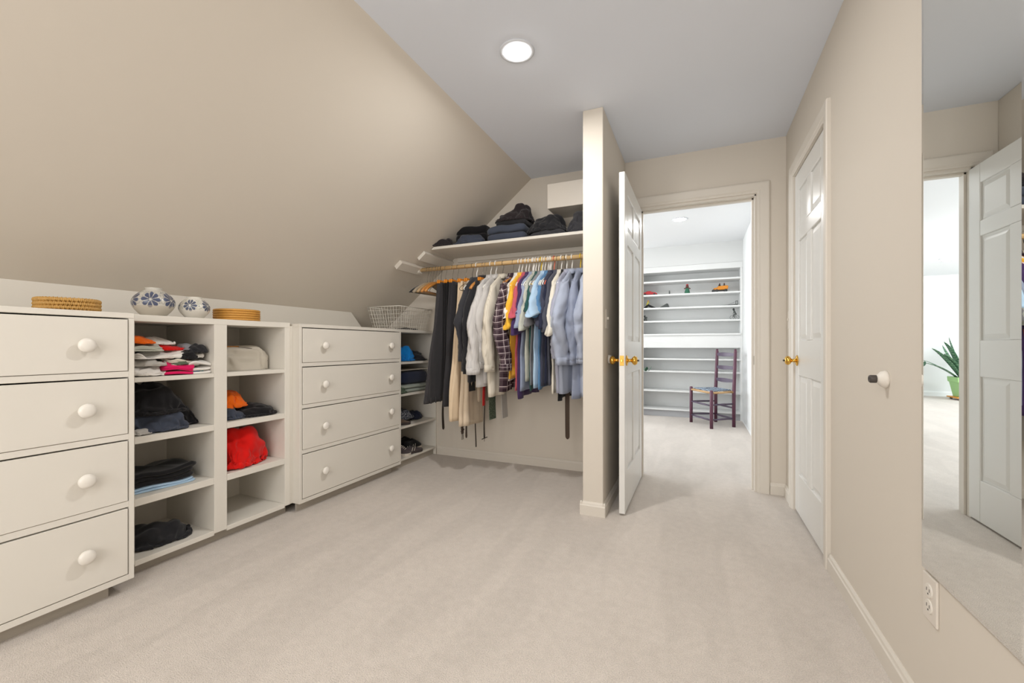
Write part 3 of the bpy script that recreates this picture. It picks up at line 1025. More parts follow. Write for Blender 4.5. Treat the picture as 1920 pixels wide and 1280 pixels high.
tie(-1.478, 2.885, .545, F['red'], 'bright red strip of cloth hanging among the taupe trousers', .035, 1, 'cloth strip', 'cloth_strip')
tie(-1.43, 2.93, .44, F['greenpattern'], 'green patterned scarf hanging beside the red strip', .11, 2, 'scarf', 'scarf')
tie(-1.38, 3.02, .44, F['ash'], 'pale grey scarf hanging behind the green patterned one', .10, 3, 'scarf', 'scarf')
tie(-1.60, 2.90, .65, F['black'], 'black garment tail showing below the grey shirt cuff', .10, 2.5, 'cloth strip', 'cloth_strip')

# shirts, left to right: x, fabric, label, name, category, options, hanger kind
SHIRTS = [
    (-1.615, 'darkgrey', 'dark grey hooded jacket, leftmost top on the rod', 'hooded_jacket', 'jacket', dict(sleeve='long', hem=-.82, sw=.20, slen=.55, hood=True, seed=11), 'white'),
    (-1.560, 'coal', 'black long sleeved shirt beside the dark grey hooded jacket', 'shirt', 'shirt', dict(sleeve='long', hem=-.90, sw=.215, slen=.64, sy=.02, seed=12, t=.05), 'wood'),
    (-1.490, 'greystripe', 'light grey long sleeved shirt with wide open cuff', 'shirt', 'shirt', dict(sleeve='long', hem=-.93, sw=.215, slen=.64, sy=.085, sx=.01, puff=1.15, elbow=-.01, seed=13, t=.06), 'white'),
    (-1.445, 'lightgrey', 'plain pale grey shirt behind the light grey one', 'shirt', 'shirt', dict(sleeve='long', hem=-.90, sw=.20, slen=.60, sy=.0, seed=14, t=.05), 'white'),
    (-1.385, 'creamstripe', 'cream striped long sleeved shirt left of the plaid shirt', 'shirt', 'shirt', dict(sleeve='long', hem=-1.00, sw=.215, slen=.62, sy=.03, seed=15, t=.06), 'black'),
    (-1.300, 'plaid', 'dark purple and white plaid flannel shirt', 'shirt', 'shirt', dict(sleeve='long', hem=-.955, sw=.225, slen=.61, sy=.035, sx=.045, puff=1.12, elbow=.01, seed=16, t=.06), 'wood'),
    (-1.250, 'white', 'white undershirt behind the plaid flannel shirt', 't_shirt', 'shirt', dict(sleeve='short', hem=-.88, sw=.19, seed=17, t=.03), 'white'),
    (-1.225, 'yellow', 'golden yellow polo shirt', 'polo_shirt', 'shirt', dict(sleeve='short', hem=-.86, sw=.21, slen=.32, seed=18, t=.04), 'white'),
    (-1.192, 'rose', 'dusty rose shirt beside the yellow polo shirt', 'polo_shirt', 'shirt', dict(sleeve='short', hem=-.95, sw=.205, slen=.24, seed=19, t=.03), 'white'),
    (-1.168, 'purple', 'dark purple short sleeved shirt', 't_shirt', 'shirt', dict(sleeve='short', hem=-1.00, sw=.215, slen=.36, seed=20, t=.045), 'white'),
    (-1.137, 'bluegrey', 'blue grey polo shirt right of the purple shirt', 'polo_shirt', 'shirt', dict(sleeve='short', hem=-.95, sw=.21, slen=.31, seed=21, t=.035), 'white'),
    (-1.112, 'greengrey', 'pale green grey polo shirt', 'polo_shirt', 'shirt', dict(sleeve='short', hem=-.88, sw=.21, slen=.33, seed=22, t=.03), 'white'),
    (-1.090, 'teal', 'dark teal t-shirt hanging deep in the row', 't_shirt', 'shirt', dict(sleeve='short', hem=-.94, sw=.20, slen=.20, seed=23, t=.03), 'white'),
    (-1.070, 'grey', 'mid grey polo shirt left of the pale blue one', 'polo_shirt', 'shirt', dict(sleeve='short', hem=-.90, sw=.21, slen=.30, seed=24, t=.03), 'yellow'),
    (-1.040, 'paleblue', 'pale sky blue t-shirt with a wide flared sleeve', 't_shirt', 'shirt', dict(sleeve='short', hem=-.92, sw=.215, slen=.235, sy=.045, sx=.03, flare=.035, seed=25, t=.04), 'white'),
    (-1.015, 'midblue', 'mid blue t-shirt right of the pale blue one', 't_shirt', 'shirt', dict(sleeve='short', hem=-.93, sw=.20, slen=.24, seed=26, t=.04), 'white'),
    (-.992, 'slate', 'dark slate blue polo shirt', 'polo_shirt', 'shirt', dict(sleeve='short', hem=-.90, sw=.205, slen=.30, seed=27, t=.04), 'white'),
    (-.968, 'navy', 'navy polo shirt with dark collar', 'polo_shirt', 'shirt', dict(sleeve='short', hem=-.90, sw=.205, slen=.32, seed=28, t=.04), 'coral'),
    (-.944, 'slate2', 'faded slate grey t-shirt left of the cream shirt', 't_shirt', 'shirt', dict(sleeve='short', hem=-.90, sw=.205, slen=.34, seed=29, t=.04), 'black'),
    (-.912, 'cream', 'cream short sleeved shirt standing out among dark ones', 'shirt', 'shirt', dict(sleeve='short', hem=-.955, sw=.215, slen=.36, sx=.01, sy=.035, flare=.035, seed=30, t=.045), 'white'),
    (-.885, 'black', 'black t-shirt hem showing under the cream shirt', 't_shirt', 'shirt', dict(sleeve='short', hem=-1.01, sw=.18, slen=.18, seed=31, t=.03), 'black'),
    (-.872, 'lavender', 'pale lavender grey shirt right of the cream one', 'shirt', 'shirt', dict(sleeve='long', hem=-.95, sw=.21, slen=.52, seed=32, t=.05), 'white'),
    (-.832, 'oxford', 'light blue oxford shirt with a long full sleeve', 'shirt', 'shirt', dict(sleeve='long', hem=-.95, sw=.215, slen=.56, sy=.03, puff=1.35, elbow=.05, seed=33, t=.06), 'white'),
    (-.770, 'oxford2', 'blue grey long sleeved shirt, second from the partition', 'shirt', 'shirt', dict(sleeve='long', hem=-.98, sw=.215, slen=.56, seed=34, t=.055), 'yellow'),
    (-.710, 'oxford', 'light blue shirt hanging nearest the partition', 'shirt', 'shirt', dict(sleeve='long', hem=-.97, sw=.215, slen=.55, seed=35, t=.05), 'white'),
]
for x, f, who, nm, cat, kw, hk in SHIRTS:
    rz = .03 * math.sin(kw['seed'] * 1.7)
    shirt(x, F[f], who, nm, cat, rz=rz, **kw)
    hanger(x, hk, 'holding the ' + who.split(',')[0], rz)
for x, k, w in ((-1.655, 'black', 'empty, beside the hooded jacket'), (-1.06, 'white', 'empty, squeezed left of the pale blue t-shirt'), (-1.128, 'white', 'empty, squeezed beside the blue grey polo'), (-1.002, 'white', 'empty, beside the mid blue t-shirt')):
    hanger(x, k, w)


# ---------------------------------------------------------------- crumpled and folded clothes
def crumple_mb(size, seed, fold=.20, freq=2.2, nt_=108, np_=52, box=.75, sink=.30):
    sx_, sy_, sz_ = size
    rows = []
    rq = random.Random(int(seed * 977))
    CR = []
    for j in range(5):
        nv = Vector((rq.uniform(-1, 1), rq.uniform(-1, 1), rq.uniform(-.6, .6))).normalized()
        CR.append((nv, freq * (.55, .8, 1.2, 2.1, 3.2)[j], rq.random()))
    for i in range(np_ + 1):
        ph = PI * i / np_
        row = []
        for k in range(nt_):
            th = 2 * PI * k / nt_
            d = Vector((math.sin(ph) * math.cos(th), math.sin(ph) * math.sin(th), math.cos(ph)))
            e = box
            p = Vector([math.copysign(abs(c) ** e, c) for c in d])
            w = d * freq * .7 + Vector((seed * 3.1, seed * 1.7, seed))
            nz0 = noise.noise(w); nz1 = noise.noise(w * 1.7 + Vector((5, 1, 7)))
            disp = 1 + .15 * noise.noise(d * .9 + Vector((seed, seed * .7, 3)))
            for j, (nv, fq, ph0) in enumerate(CR):
                u_ = d.dot(nv) * fq + ph0 + 1.5 * nz0 + .9 * nz1
                tri = abs((u_ % 1.0) * 2 - 1)             # creased triangle wave
                tri = tri ** (.75 if j % 2 else 1.25)
                msk = sm(-.25, .35, noise.noise(d * 1.2 + Vector((j * 4.3, seed, j))))
                disp += fold * (.95, .7, .5, .34, .26)[j] * (tri - .5) * msk
            disp += fold * .16 * noise.noise(w * 6)
            p = Vector((p.x * sx_ / 2, p.y * sy_ / 2, p.z * sz_)) * disp
            zz = p.z * (1 - sink) + sz_ * .0
            if zz < 0:
                zz = zz * .05
            row.append((p.x, p.y, max(0.0008, zz + .002)))
        rows.append(row)
    mb = MB().grid(rows, True, False, flip=True)
    return mb


def drape_mb(size, seed, excess=1.35, N=None, steps=95, lumps=4, flat=.62, crease=1.0):
    """small position-based cloth solver: a sheet with more cloth than room falls over soft lumps and buckles"""
    sx_, sy_, sz_ = size
    N = N or (54 if max(size) > .19 else 30)
    rg = np.random.RandomState(int(abs(seed) * 977) % 100000)
    u = np.linspace(-.5, .5, N)
    U, V = np.meshgrid(u, u, indexing='ij')
    ang0 = rg.uniform(-.5, .5)
    P = np.zeros((N, N, 3))
    P[..., 0] = (U * math.cos(ang0) - V * math.sin(ang0)) * sx_ * .98
    P[..., 1] = (U * math.sin(ang0) + V * math.cos(ang0)) * sy_ * .98
    k1, k2 = rg.uniform(6, 14, 2)
    P[..., 2] = sz_ * 1.15 + sz_ * .10 * (np.sin(U * k1 + V * 5 + seed) + np.sin(V * k2 - U * 4)) + rg.uniform(-1, 1, (N, N)) * sz_ * .05
    HS = sz_ * .86
    lx = (sx_ * .95 + 1.5 * HS) * excess / (N - 1); ly = (sy_ * .95 + 1.5 * HS) * excess / (N - 1); ld = math.hypot(lx, ly)
    L = [(0, 0, 0, sx_ * .43, sy_ * .43, HS * .74)]
    for j in range(lumps):
        a_ = rg.uniform(0, 2 * PI)
        L.append((math.cos(a_) * sx_ * .20, math.sin(a_) * sy_ * .20, HS * .35, sx_ * rg.uniform(.15, .24), sy_ * rg.uniform(.15, .24), sz_ * rg.uniform(.84, .98) - HS * .35))
    Pv = P.copy()
    dt2g = -9.8 * (1 / 90.) ** 2 * .55

    def con(Q, sa, sb, rest, st):
        A_ = Q[sa]; B_ = Q[sb]
        D = B_ - A_
        l = np.sqrt((D ** 2).sum(-1, keepdims=True)) + 1e-9
        c = D * (st * .5 * (l - rest) / l)
        Q[sa] += c; Q[sb] -= c
    sl = np.s_
    sets = []
    for p in (0, 1):
        n_ = (N - p) // 2 * 2 + p
        sets.append((sl[p:n_:2, :], sl[p + 1:n_:2, :], lx, 1.0))
        sets.append((sl[:, p:n_:2], sl[:, p + 1:n_:2], ly, 1.0))
    for p in (0, 1):
        n_ = (N - 1 - p) // 2 * 2 + p
        sets.append((sl[p:n_:2, 0:N - 1], sl[p + 1:n_ + 1:2, 1:N], ld, .35))
        sets.append((sl[p:n_:2, 1:N], sl[p + 1:n_ + 1:2, 0:N - 1], ld, .35))
    bend = []
    for p in range(2):
        i0 = np.arange(p, N - 2, 4)
        if len(i0): bend.append((i0, i0 + 2))
    for it in range(steps):
        vel = (P - Pv) * .965
        Pv = P.copy()
        P = P + vel
        P[..., 2] += dt2g
        for q in range(5):
            for sa, sb, rest, st in sets: con(P, sa, sb, rest, st)
            for i0, i1 in bend:
                con(P, (i0, slice(None)), (i1, slice(None)), lx * 2, .10)
                con(P, (slice(None), i0), (slice(None), i1), ly * 2, .10)
            for (cx, cy, cz, a_, b_, c_) in L:
                d = (P - np.array((cx, cy, cz))) / np.array((a_, b_, c_))
                l = (np.abs(d) ** 2.7).sum(-1, keepdims=True) ** (1 / 2.7) + 1e-9
                P = np.where(l < 1, np.array((cx, cy, cz)) + d / l * np.array((a_, b_, c_)), P)
            # room to spread: rounded footprint
            e = (np.abs(P[..., 0] / (sx_ * .5)) ** 3.2 + np.abs(P[..., 1] / (sy_ * .5)) ** 3.2) ** (1 / 3.2)
            f = np.where(e > 1, 1 / np.maximum(e, 1e-6), 1.0)
            P[..., 0] *= f; P[..., 1] *= f
            P[..., 2] = np.clip(P[..., 2], .0035 , None)
    # even out, then a fabric thickness is added as a modifier
    for it in range(1):
        Q = P.copy()
        Q[1:-1, 1:-1] = P[1:-1, 1:-1] * .5 + .125 * (P[:-2, 1:-1] + P[2:, 1:-1] + P[1:-1, :-2] + P[1:-1, 2:])
        P = Q
    # creases pressed into the cloth: sharp folds running in a few directions, each fading in and out
    rq = random.Random(int(abs(seed) * 977) + 5)
    CR = []
    for j in range(6):
        a_ = rq.uniform(0, PI)
        nv = Vector((math.cos(a_), math.sin(a_), rq.uniform(-.8, .8))).normalized()
        CR.append((nv, (1.5, 2.1, 2.9, 3.8, 5.2, 7.0)[j], rq.random(), (1.0, .85, .65, .5, .34, .22)[j]))
    amp = .26 * min(sx_, sy_, sz_ * 1.6) * .5 * crease
    nrm = np.zeros_like(P)
    du = np.gradient(P, axis=0); dv = np.gradient(P, axis=1)
    nrm = np.cross(du, dv); nrm /= (np.linalg.norm(nrm, axis=-1, keepdims=True) + 1e-9)
    out = np.zeros((N, N, 3))
    for i in range(N):
        for j in range(N):
            p = Vector(P[i, j]); q_ = Vector((p.x / sx_, p.y / sy_, p.z / max(sz_, .4 * min(sx_, sy_))))
            w1_ = noise.noise(q_ * 2.2 + Vector((seed, 1, 2))); w2_ = noise.noise(q_ * 4.1 + Vector((3, seed, 2)))
            h = 0
            for c_, (nv, fq, ph0, wt) in enumerate(CR):
                u_ = q_.dot(nv) * fq + ph0 + 1.0 * w1_ + .4 * w2_
                tri = abs((u_ % 1.0) * 2 - 1) ** 1.5
                h += wt * (tri - .4) * sm(-.2, .3, noise.noise(q_ * 1.9 + Vector((c_ * 5.1, seed, c_))))
            out[i, j] = P[i, j] + nrm[i, j] * (amp * h * (1 if nrm[N // 2, N // 2, 2] > 0 else -1))
    out[..., 2] = np.clip(out[..., 2], .0035, None)
    P = out
    mb = MB()
    mb.grid([[tuple(P[i, j]) for j in range(N)] for i in range(N)], False, False)
    return mb


def crumple(name, loc, size, seed, m, label, cat, rz=0.0, fold=.2, freq=2.2, box=.75, extra=None, sink=.12, excess=1.5):
    o = build(name, drape_mb(size, seed, excess), m, smooth=True, solid=.0028, subsurf=1)
    # the bulk of the bundled cloth beneath the outer layer belongs to the same mesh object
    o.location = loc; o.rotation_euler = (0, 0, rz)
    tag(o, label, cat)
    return o


def folded_mb(w, d, h, layers, seed, round_=.35, wob=.004):
    """w along y, d along x"""
    mb = MB()
    th = h / layers
    for L in range(layers):
        ox, oy = .012 * fnoise(L * 1.3, seed, 0), .012 * fnoise(L * 1.3, 0, seed)
        s = 1 - .03 * abs(fnoise(L, seed, 3)) * 2
        rows = []
        for i in range(13):
            ph = PI * i / 12
            row = []
            for k in range(44):
                t_ = 2 * PI * k / 44
                cx, cy, cz = math.sin(ph) * math.cos(t_), math.sin(ph) * math.sin(t_), math.cos(ph)
                # plan: rounded rectangle
                q = max(abs(math.cos(t_)), abs(math.sin(t_)))
                pl_ = (1 / q) * .88 + .12
                rad = math.sin(ph) ** round_
                x_ = math.cos(t_) * pl_ * rad * d / 2 * s
                y_ = math.sin(t_) * pl_ * rad * w / 2 * s
                x_ = max(-d / 2, min(d / 2, x_)) + ox
                y_ = max(-w / 2, min(w / 2, y_)) + oy
                z_ = L * th + th / 2 + math.copysign(abs(cz) ** .6, cz) * th * .56
                z_ += wob * fnoise(x_ * 9, y_ * 9, seed + L * .2) * (L + .6)
                row.append((x_, y_, max(.0008, z_)))
            rows.append(row)
        mb.grid(rows, True, False, flip=True)
    return mb


def folded(name, loc, w, d, h, layers, seed, m, label, cat, rz=0.0, wob=.006, tilt=0.0, group=None):
    o = build(name, folded_mb(w, d, h, layers, seed, wob=wob), m, smooth=True)
    o.location = loc; o.rotation_euler = (0, tilt, rz)
    tag(o, label, cat, group)
    return o


z1, z2, z3, z4 = SH
# left cubby column, top: jumbled pile of white tees
M_tee = F['white']
rnd = random.Random(3)
k = 0
for (x, y, z, w, d, h, rz, f, who) in [
    (-2.345, 1.100, z1, .12, .16, .034, .10, 'white', 'white folded t-shirt at the bottom left of the jumbled pile'),
    (-2.350, 1.220, z1, .12, .17, .032, -.15, 'magenta', 'magenta folded shirt at the bottom of the white pile'),
    (-2.345, 1.295, z1, .11, .16, .034, .2, 'white', 'white folded t-shirt in the bottom middle of the pile'),
    (-2.375, 1.325, z1, .065, .18, .026, -.1, 'tealb', 'white and teal striped cloth at the bottom right of the pile'),
    (-2.355, 1.110, z1 + .034, .13, .17, .030, -.2, 'ash', 'pale grey folded t-shirt, second layer at the left'),
    (-2.365, 1.230, z1 + .032, .13, .17, .030, .25, 'cream', 'cream folded t-shirt, second layer in the middle'),
    (-2.390, 1.300, z1 + .034, .10, .18, .028, .0, 'lightgrey', 'light grey folded t-shirt, second layer at the right'),
    (-2.355, 1.105, z1 + .064, .13, .16, .028, .15, 'white', 'white folded t-shirt, third layer at the left'),
    (-2.350, 1.215, z1 + .062, .12, .15, .030, -.25, 'white', 'white folded t-shirt, third layer in the middle'),
    (-2.390, 1.290, z1 + .062, .11, .18, .030, .12, 'white', 'white folded t-shirt, third layer at the right'),
    (-2.370, 1.100, z1 + .092, .12, .16, .026, -.1, 'greengrey', 'pale folded t-shirt under the orange one'),
    (-2.375, 1.205, z1 + .092, .11, .14, .022, .3, 'red', 'bright red folded t-shirt on the white pile'),
    (-2.385, 1.300, z1 + .092, .09, .17, .022, -.2, 'grey', 'grey and black printed t-shirt on top at the right'),
    (-2.370, 1.085, z1 + .118, .09, .15, .024, .2, 'orange', 'orange folded t-shirt on top at the left'),
    (-2.400, 1.180, z1 + .114, .12, .14, .024, -.2, 'white', 'white folded t-shirt topmost in the middle')]:
    k += 1
    if k % 3 == 1 or k in (5, 9, 12, 13, 14, 15):
        z = z1 + (z - z1) * 1.22
        crumple('folded_t_shirt', (x + .03, y, z), (d * 1.05, w * 1.15, h * 1.7), k * 2.31, F[f], who, 'shirt', rz, fold=.16, freq=1.5, box=.6)
    else:
        z = z1 + (z - z1) * 1.22
        folded('folded_t_shirt', (x + .03, y, z), w * 1.08, d * 1.05, h * 1.30, 3, k * 1.37, F[f], who, 'shirt', rz, wob=.022)
for (x, y, z, s, f, who) in [(-2.265, 1.255, z1 + .070, .055, 'black', 'black rolled sock pair in the white pile'), (-2.262, 1.220, z1 + .045, .045, 'green', 'dark olive rolled sock pair in the white pile'),
                             (-2.285, 1.310, z1 + .100, .06, 'coal', 'charcoal patterned sock pair on the white pile'), (-2.275, 1.185, z1 + .028, .05, 'magenta', 'crumpled magenta sock at the front of the white pile'), (-2.268, 1.285, z1, .04, 'steelblue', 'blue sock at the front bottom of the white pile')]:
    crumple('rolled_socks', (x, y, z), (s * 1.3, s * 1.5, s * .8), s * 100 + x, F[f], who, 'socks', fold=.22)
# second cubby
crumple('crumpled_jacket', (-2.40, 1.165, z2 + .075), (.30, .24, .155), 4.2, F['black'], 'black crumpled jacket on top in the second left cubby', 'jacket', .2, fold=.20, freq=1.6)
crumple('crumpled_trousers', (-2.345, 1.165, z2), (.21, .24, .115), 7.7, F['slateblue'], 'slate blue grey crumpled trousers under the black jacket', 'trousers', -.2, fold=.18, freq=1.5, box=.6)
crumple('crumpled_shirt', (-2.44, 1.275, z2), (.24, .15, .11), 9.1, F['black'], 'black cloth hanging behind the slate blue trousers', 'cloth', .5, fold=.2)
crumple('crumpled_cloth', (-2.275, 1.075, z2), (.07, .07, .026), 2.6, F['ash'], 'small pale grey cloth at the front of the second left cubby', 'cloth')
# third cubby
folded('folded_shirt', (-2.395, 1.185, z3), .27, .23, .022, 2, 5.5, F['paleblue'], 'pale blue white folded shirt under the black trousers', 'shirt', -.10)
folded('folded_trousers', (-2.395, 1.180, z3 + .022), .28, .23, .070, 3, 6.3, F['black'], 'black folded trousers in the third left cubby', 'trousers', -.12, wob=.016)
# fourth cubby
crumple('crumpled_trousers', (-2.385, 1.185, z4), (.24, .27, .10), 12.9, F['coal'], 'black crumpled trousers in the bottom left cubby', 'trousers', -.1, fold=.22, freq=1.5, box=.62)
# right column
bag = crumple_mb((.17, .31, .135), 3.3, .15, 1.5, box=.55, sink=.05)
t = thing('cloth_bag', (-2.41, 1.60, z1), 'white canvas bag with brown strap lying in the top right cubby', 'bag')
b_ = build('pouch', bag, F['stone'], t, smooth=True)
build('clear_panel', MB().box(-.005, .045, -.12, .02, .105, .125), F['ash'], b_, bevel=.006, seg=2)
build('strap', MB().box(.02, .045, -.12, -.02, .125, .137), M_hwood, t, bevel=.003)
build('cord', MB().tube([(.05, -.03, .13), (.06, .04, .122), (.065, .10, .085), (.06, .14, .05)], .002, 6), M_brownleather, t, smooth=True)
crumple('crumpled_shirt', (-2.40, 1.53, z2 + .05), (.17, .18, .10), 5.1, F['orange'], 'orange crumpled shirt in the second right cubby', 'shirt', .1, fold=.15, freq=1.6)
crumple('crumpled_trousers', (-2.36, 1.50, z2), (.20, .15, .065), 8.8, F['slateblue'], 'dark slate folded cloth under the orange shirt', 'cloth', .1, fold=.15)
crumple('rolled_trousers', (-2.34, 1.645, z2), (.20, .22, .072), 6.6, F['black'], 'black rolled trousers in the second right cubby', 'trousers', -.15, fold=.22)
crumple('crumpled_shirt', (-2.375, 1.575, z3), (.24, .30, .215), 21.3, F['red'], 'bright red crumpled shirt in the third right cubby', 'shirt', .3, fold=.24, freq=1.7, box=.62)

# closet shelf contents
zc = 1.813
crumple('crumpled_bundle', (-1.955, 3.01, zc), (.22, .17, .080), 2.2, F['brownblack'], 'black bundled cloth at the left end of the closet shelf', 'cloth', .2, fold=.3)
crumple('crumpled_trousers', (-1.69, 3.04, zc), (.30, .18, .085), 14.2, F['slateblue'], 'slate grey crumpled trousers left on the closet shelf', 'trousers', .1, fold=.25)
folded('folded_trousers', (-1.715, 3.16, zc + .045), .20, .29, .13, 2, 3.9, F['black'], 'black folded trousers behind the slate grey ones on the shelf', 'trousers', .05, wob=.010)
folded('folded_sweater', (-1.355, 3.07, zc), .22, .33, .115, 2, 9.4, F['slateblue'], 'slate blue folded sweater in the middle of the closet shelf', 'sweater', .03, wob=.014)
folded('folded_sweater', (-1.32, 3.09, zc + .115), .20, .26, .045, 1, 2.4, F['coal'], 'charcoal folded sweater under the brown black jacket', 'sweater', -.03, wob=.010)
crumple('folded_jacket', (-1.32, 3.09, zc + .150), (.30, .22, .140), 17.5, F['brownblack'], 'brown black folded jacket topmost on the closet shelf', 'jacket', .05, fold=.10, freq=1.1, box=.55)
crumple('crumpled_sweater', (-1.045, 3.09, zc + .035), (.31, .24, .155), 18.8, F['coal'], 'black crumpled fleece right of the folded stack', 'sweater', -.05, fold=.22, freq=1.6)
crumple('crumpled_trousers', (-1.02, 3.03, zc), (.36, .15, .055), 6.1, F['darkgrey'], 'dark grey cloth lying under the black fleece', 'cloth', .02, fold=.18)
crumple('crumpled_jacket', (-.76, 3.10, zc), (.26, .26, .205), 23.3, F['darkgrey'], 'dark grey rolled blanket beside the partition on the closet shelf', 'blanket', .1, fold=.2)

# corner shelves
sz = (.866, .603, .336, .075)
crumple('crumpled_shirt', (-2.355, 3.02, sz[0]), (.18, .20, .135), 31.1, F['azure'], 'bright blue crumpled sports shirt on the corner shelf', 'shirt', .4, fold=.3, freq=2.2)
crumple('crumpled_shirt', (-2.37, 3.195, sz[0]), (.22, .20, .095), 11.7, F['coal'], 'black crumpled cloth beside the bright blue shirt', 'cloth', -.3, fold=.25)
folded('folded_blanket', (-2.40, 3.07, sz[1]), .40, .34, .062, 2, 4.4, F['palegreen'], 'grey green folded blanket on the second corner shelf', 'blanket', 0, wob=.003)
folded('folded_blanket', (-2.42, 3.09, sz[1] + .064), .38, .33, .110, 1, 8.4, F['navyfold'], 'navy folded blanket on the grey green one', 'blanket', 0, wob=.003)
crumple('crumpled_cloth', (-2.27, 2.86, sz[1]), (.10, .14, .06), 41, F['greenpattern'], 'small patterned cloth beside the grey green blanket', 'cloth')
crumple('crumpled_scarf', (-2.37, 3.00, sz[2] + .03), (.20, .22, .09), 33.4, F['paisley'], 'speckled dark blue scarf on the third corner shelf', 'scarf', .2, fold=.12)
crumple('crumpled_cloth', (-2.38, 3.19, sz[2]), (.16, .16, .075), 35.2, F['navy'], 'navy cloth beside the speckled scarf', 'cloth', .2, fold=.2)


# ---------------------------------------------------------------- shoes
def shoe(name, loc, rz, m_up, m_sole, label, L=.28, H=.085, lace=None, stripe=None):
    t = thing(name, loc, label, 'shoe', None, rz)
    def outline(q):       # half width along the length, q 0 heel .. 1 toe
        return .5 * (.062 * math.sin(min(1, q * 5 + .25) * PI / 2) + .034 * math.exp(-((q - .72) / .24) ** 2)) * (math.sqrt(max(0, 1 - ((q - .80) / .2001) ** 2)) if q > .80 else 1)
    rows = []
    n = 22
    for i in range(n + 1):
        q = i / n
        x = (q - .5) * L; w = max(.002, outline(q))
        rows.append([(x, -w * 1.06, 0), (x, w * 1.06, 0), (x, w * 1.08, .012), (x, w, .022), (x, -w, .022), (x, -w * 1.08, .012)])
    build('sole', MB().grid(rows, True, True, flip=False), m_sole, t, smooth=False, bevel=.001)
    rows = []
    for i in range(n + 1):
        q = i / n
        x = (q - .5) * L * .985; w = max(.002, outline(q))
        top = H * (1 - .10 * q) if q < .45 else H * (.955 - .60 * sm(.42, 1.0, q))
        row = []
        for k in range(15):
            a = PI * k / 14
            ww = w * (math.cos(a)) * (1.0 if q > .5 else (1 - .18 * math.sin(a)))
            zz = .02 + (top - .02) * math.sin(a) ** .75
            if q < .42 and abs(math.cos(a)) < .62: zz = min(zz, .045 + .01 * q)   # opening
            row.append((x, ww, zz))
        rows.append(row)
    up = build('upper', MB().grid(rows, False, False, flip=False), m_up, t, smooth=True, solid=.002)
    if lace:
        mb = MB()
        for j in range(4):
            q = .50 + j * .07
            x = (q - .5) * L; z = .02 + (H * (.955 - .60 * sm(.42, 1.0, q)) - .02) + .003
            mb.tube([(x, -.022, z - .010), (x + .006, 0, z), (x, .022, z - .010)], .0028, 6)
        build('laces', mb, lace, t, smooth=True)
    if stripe:
        mb = MB()
        for s in (-1, 1):
            for j in range(2):
                q = .30 + j * .12
                x = (q - .5) * L; w = outline(q)
                mb.tube([(x, s * w * 1.03, .024), (x + .018, s * w * .93, .055)], .003, 6)
        build('side_stripe', mb, stripe, t, smooth=True)
    return t


M_blackcanvas = fabric('shoe_black_canvas', srgb(22, 22, 24))
M_greycanvas = fabric('shoe_grey_canvas', srgb(82, 74, 76))
M_brownshoe = fabric('shoe_brown', srgb(104, 88, 76))
M_soleW = mat('shoe_sole_white', srgb(214, 206, 194), .6)
M_soleB = mat('shoe_sole_dark', srgb(60, 52, 50), .7)
shoe('slip_on_shoe', (-2.335, 3.125, sz[3]), PI / 2 + .15, M_blackcanvas, M_soleW, 'black slip on shoe with white sole at the back of the bottom corner shelf', .27, .105, stripe=M_soleW)
shoe('slip_on_shoe', (-2.45, 3.17, sz[3]), PI / 2 + .05, M_blackcanvas, M_soleW, 'black slip on shoe hidden behind its pair on the bottom corner shelf', .27, .105, stripe=M_soleW)
shoe('low_shoe', (-2.262, 3.03, sz[3]), PI / 2 - .1, M_greycanvas, M_soleB, 'dark grey low shoe with pale stripe in front of the black slip on', .22, .060, stripe=M_soleW)
shoe('sneaker', (-2.30, 2.925, sz[3]), .3, M_greycanvas, M_soleW, 'grey laced sneaker at the left of the bottom corner shelf', .17, .085, lace=M_soleW)
shoe('sandal', (-2.285, 2.90, sz[2]), PI / 2 - .3, M_brownshoe, M_soleB, 'brown sandal at the left of the third corner shelf', .18, .055)


# ---------------------------------------------------------------- vases and baskets
def vase(loc, R, H, neck, label, seed, cols, petals=8, nfl=6, zf=.56):
    t = thing('round_vase', loc, label, 'vase')
    N = 320
    prof = []
    K = 90
    rb = R * .52
    for i in range(K + 1):
        q = i / K
        z = H * .93 * q
        r = rb + (R - rb) * math.sin(min(1, q / .52) * PI / 2) if q < .52 else neck + (R - neck) * math.cos((q - .52) / .48 * PI / 2) ** .8
        prof.append((r, z))
    prof += [(neck * 1.02, H * .95), (neck * 1.10, H * .985), (neck * 1.06, H), (neck * .92, H * .99), (neck * .90, H * .93)]
    rows = []; col = []
    base, shade, blue, vein = cols
    for r, z in prof:
        row = []
        for k in range(N):
            a = 2 * PI * k / N
            row.append((r * math.cos(a), r * math.sin(a), z))
            c = Vector(base[:3])
            nz_ = fnoise(a * 3, z * 60, seed)
            c = c * (1 - .07 * abs(nz_))
            # painted flowers
            sec = 2 * PI / nfl
            j = round((a - .45) / sec)
            da = (a - .45 - j * sec) * R
            dz = (z - H * zf)
            rr = math.hypot(da, dz) / (R * .46)
            an = math.atan2(dz, da)
            pet = abs(math.cos(petals / 2 * an + .3))
            if .16 < rr < .62 + .38 * pet ** .7 and pet > .30 + .10 * (rr < .4):
                c = Vector(blue[:3]) * (.75 + .5 * rr)
            elif z > H * .40 and z < H * .86:
                g = fnoise(a * 9, z * 130, seed + 4)
                if g > .16: c = c * .66 + Vector(vein[:3]) * .34
                elif g < -.22: c = c * .45 + Vector(vein[:3]) * .55
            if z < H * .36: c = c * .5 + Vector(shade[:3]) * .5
            col.append((c.x, c.y, c.z, 1))
        rows.append(row)
    mb = MB().grid(rows, True, True); mb.col = col
    build('body', mb, attr_mat('glazed_ceramic_%d' % int(seed), .35, .35), t, smooth=True)
    return t


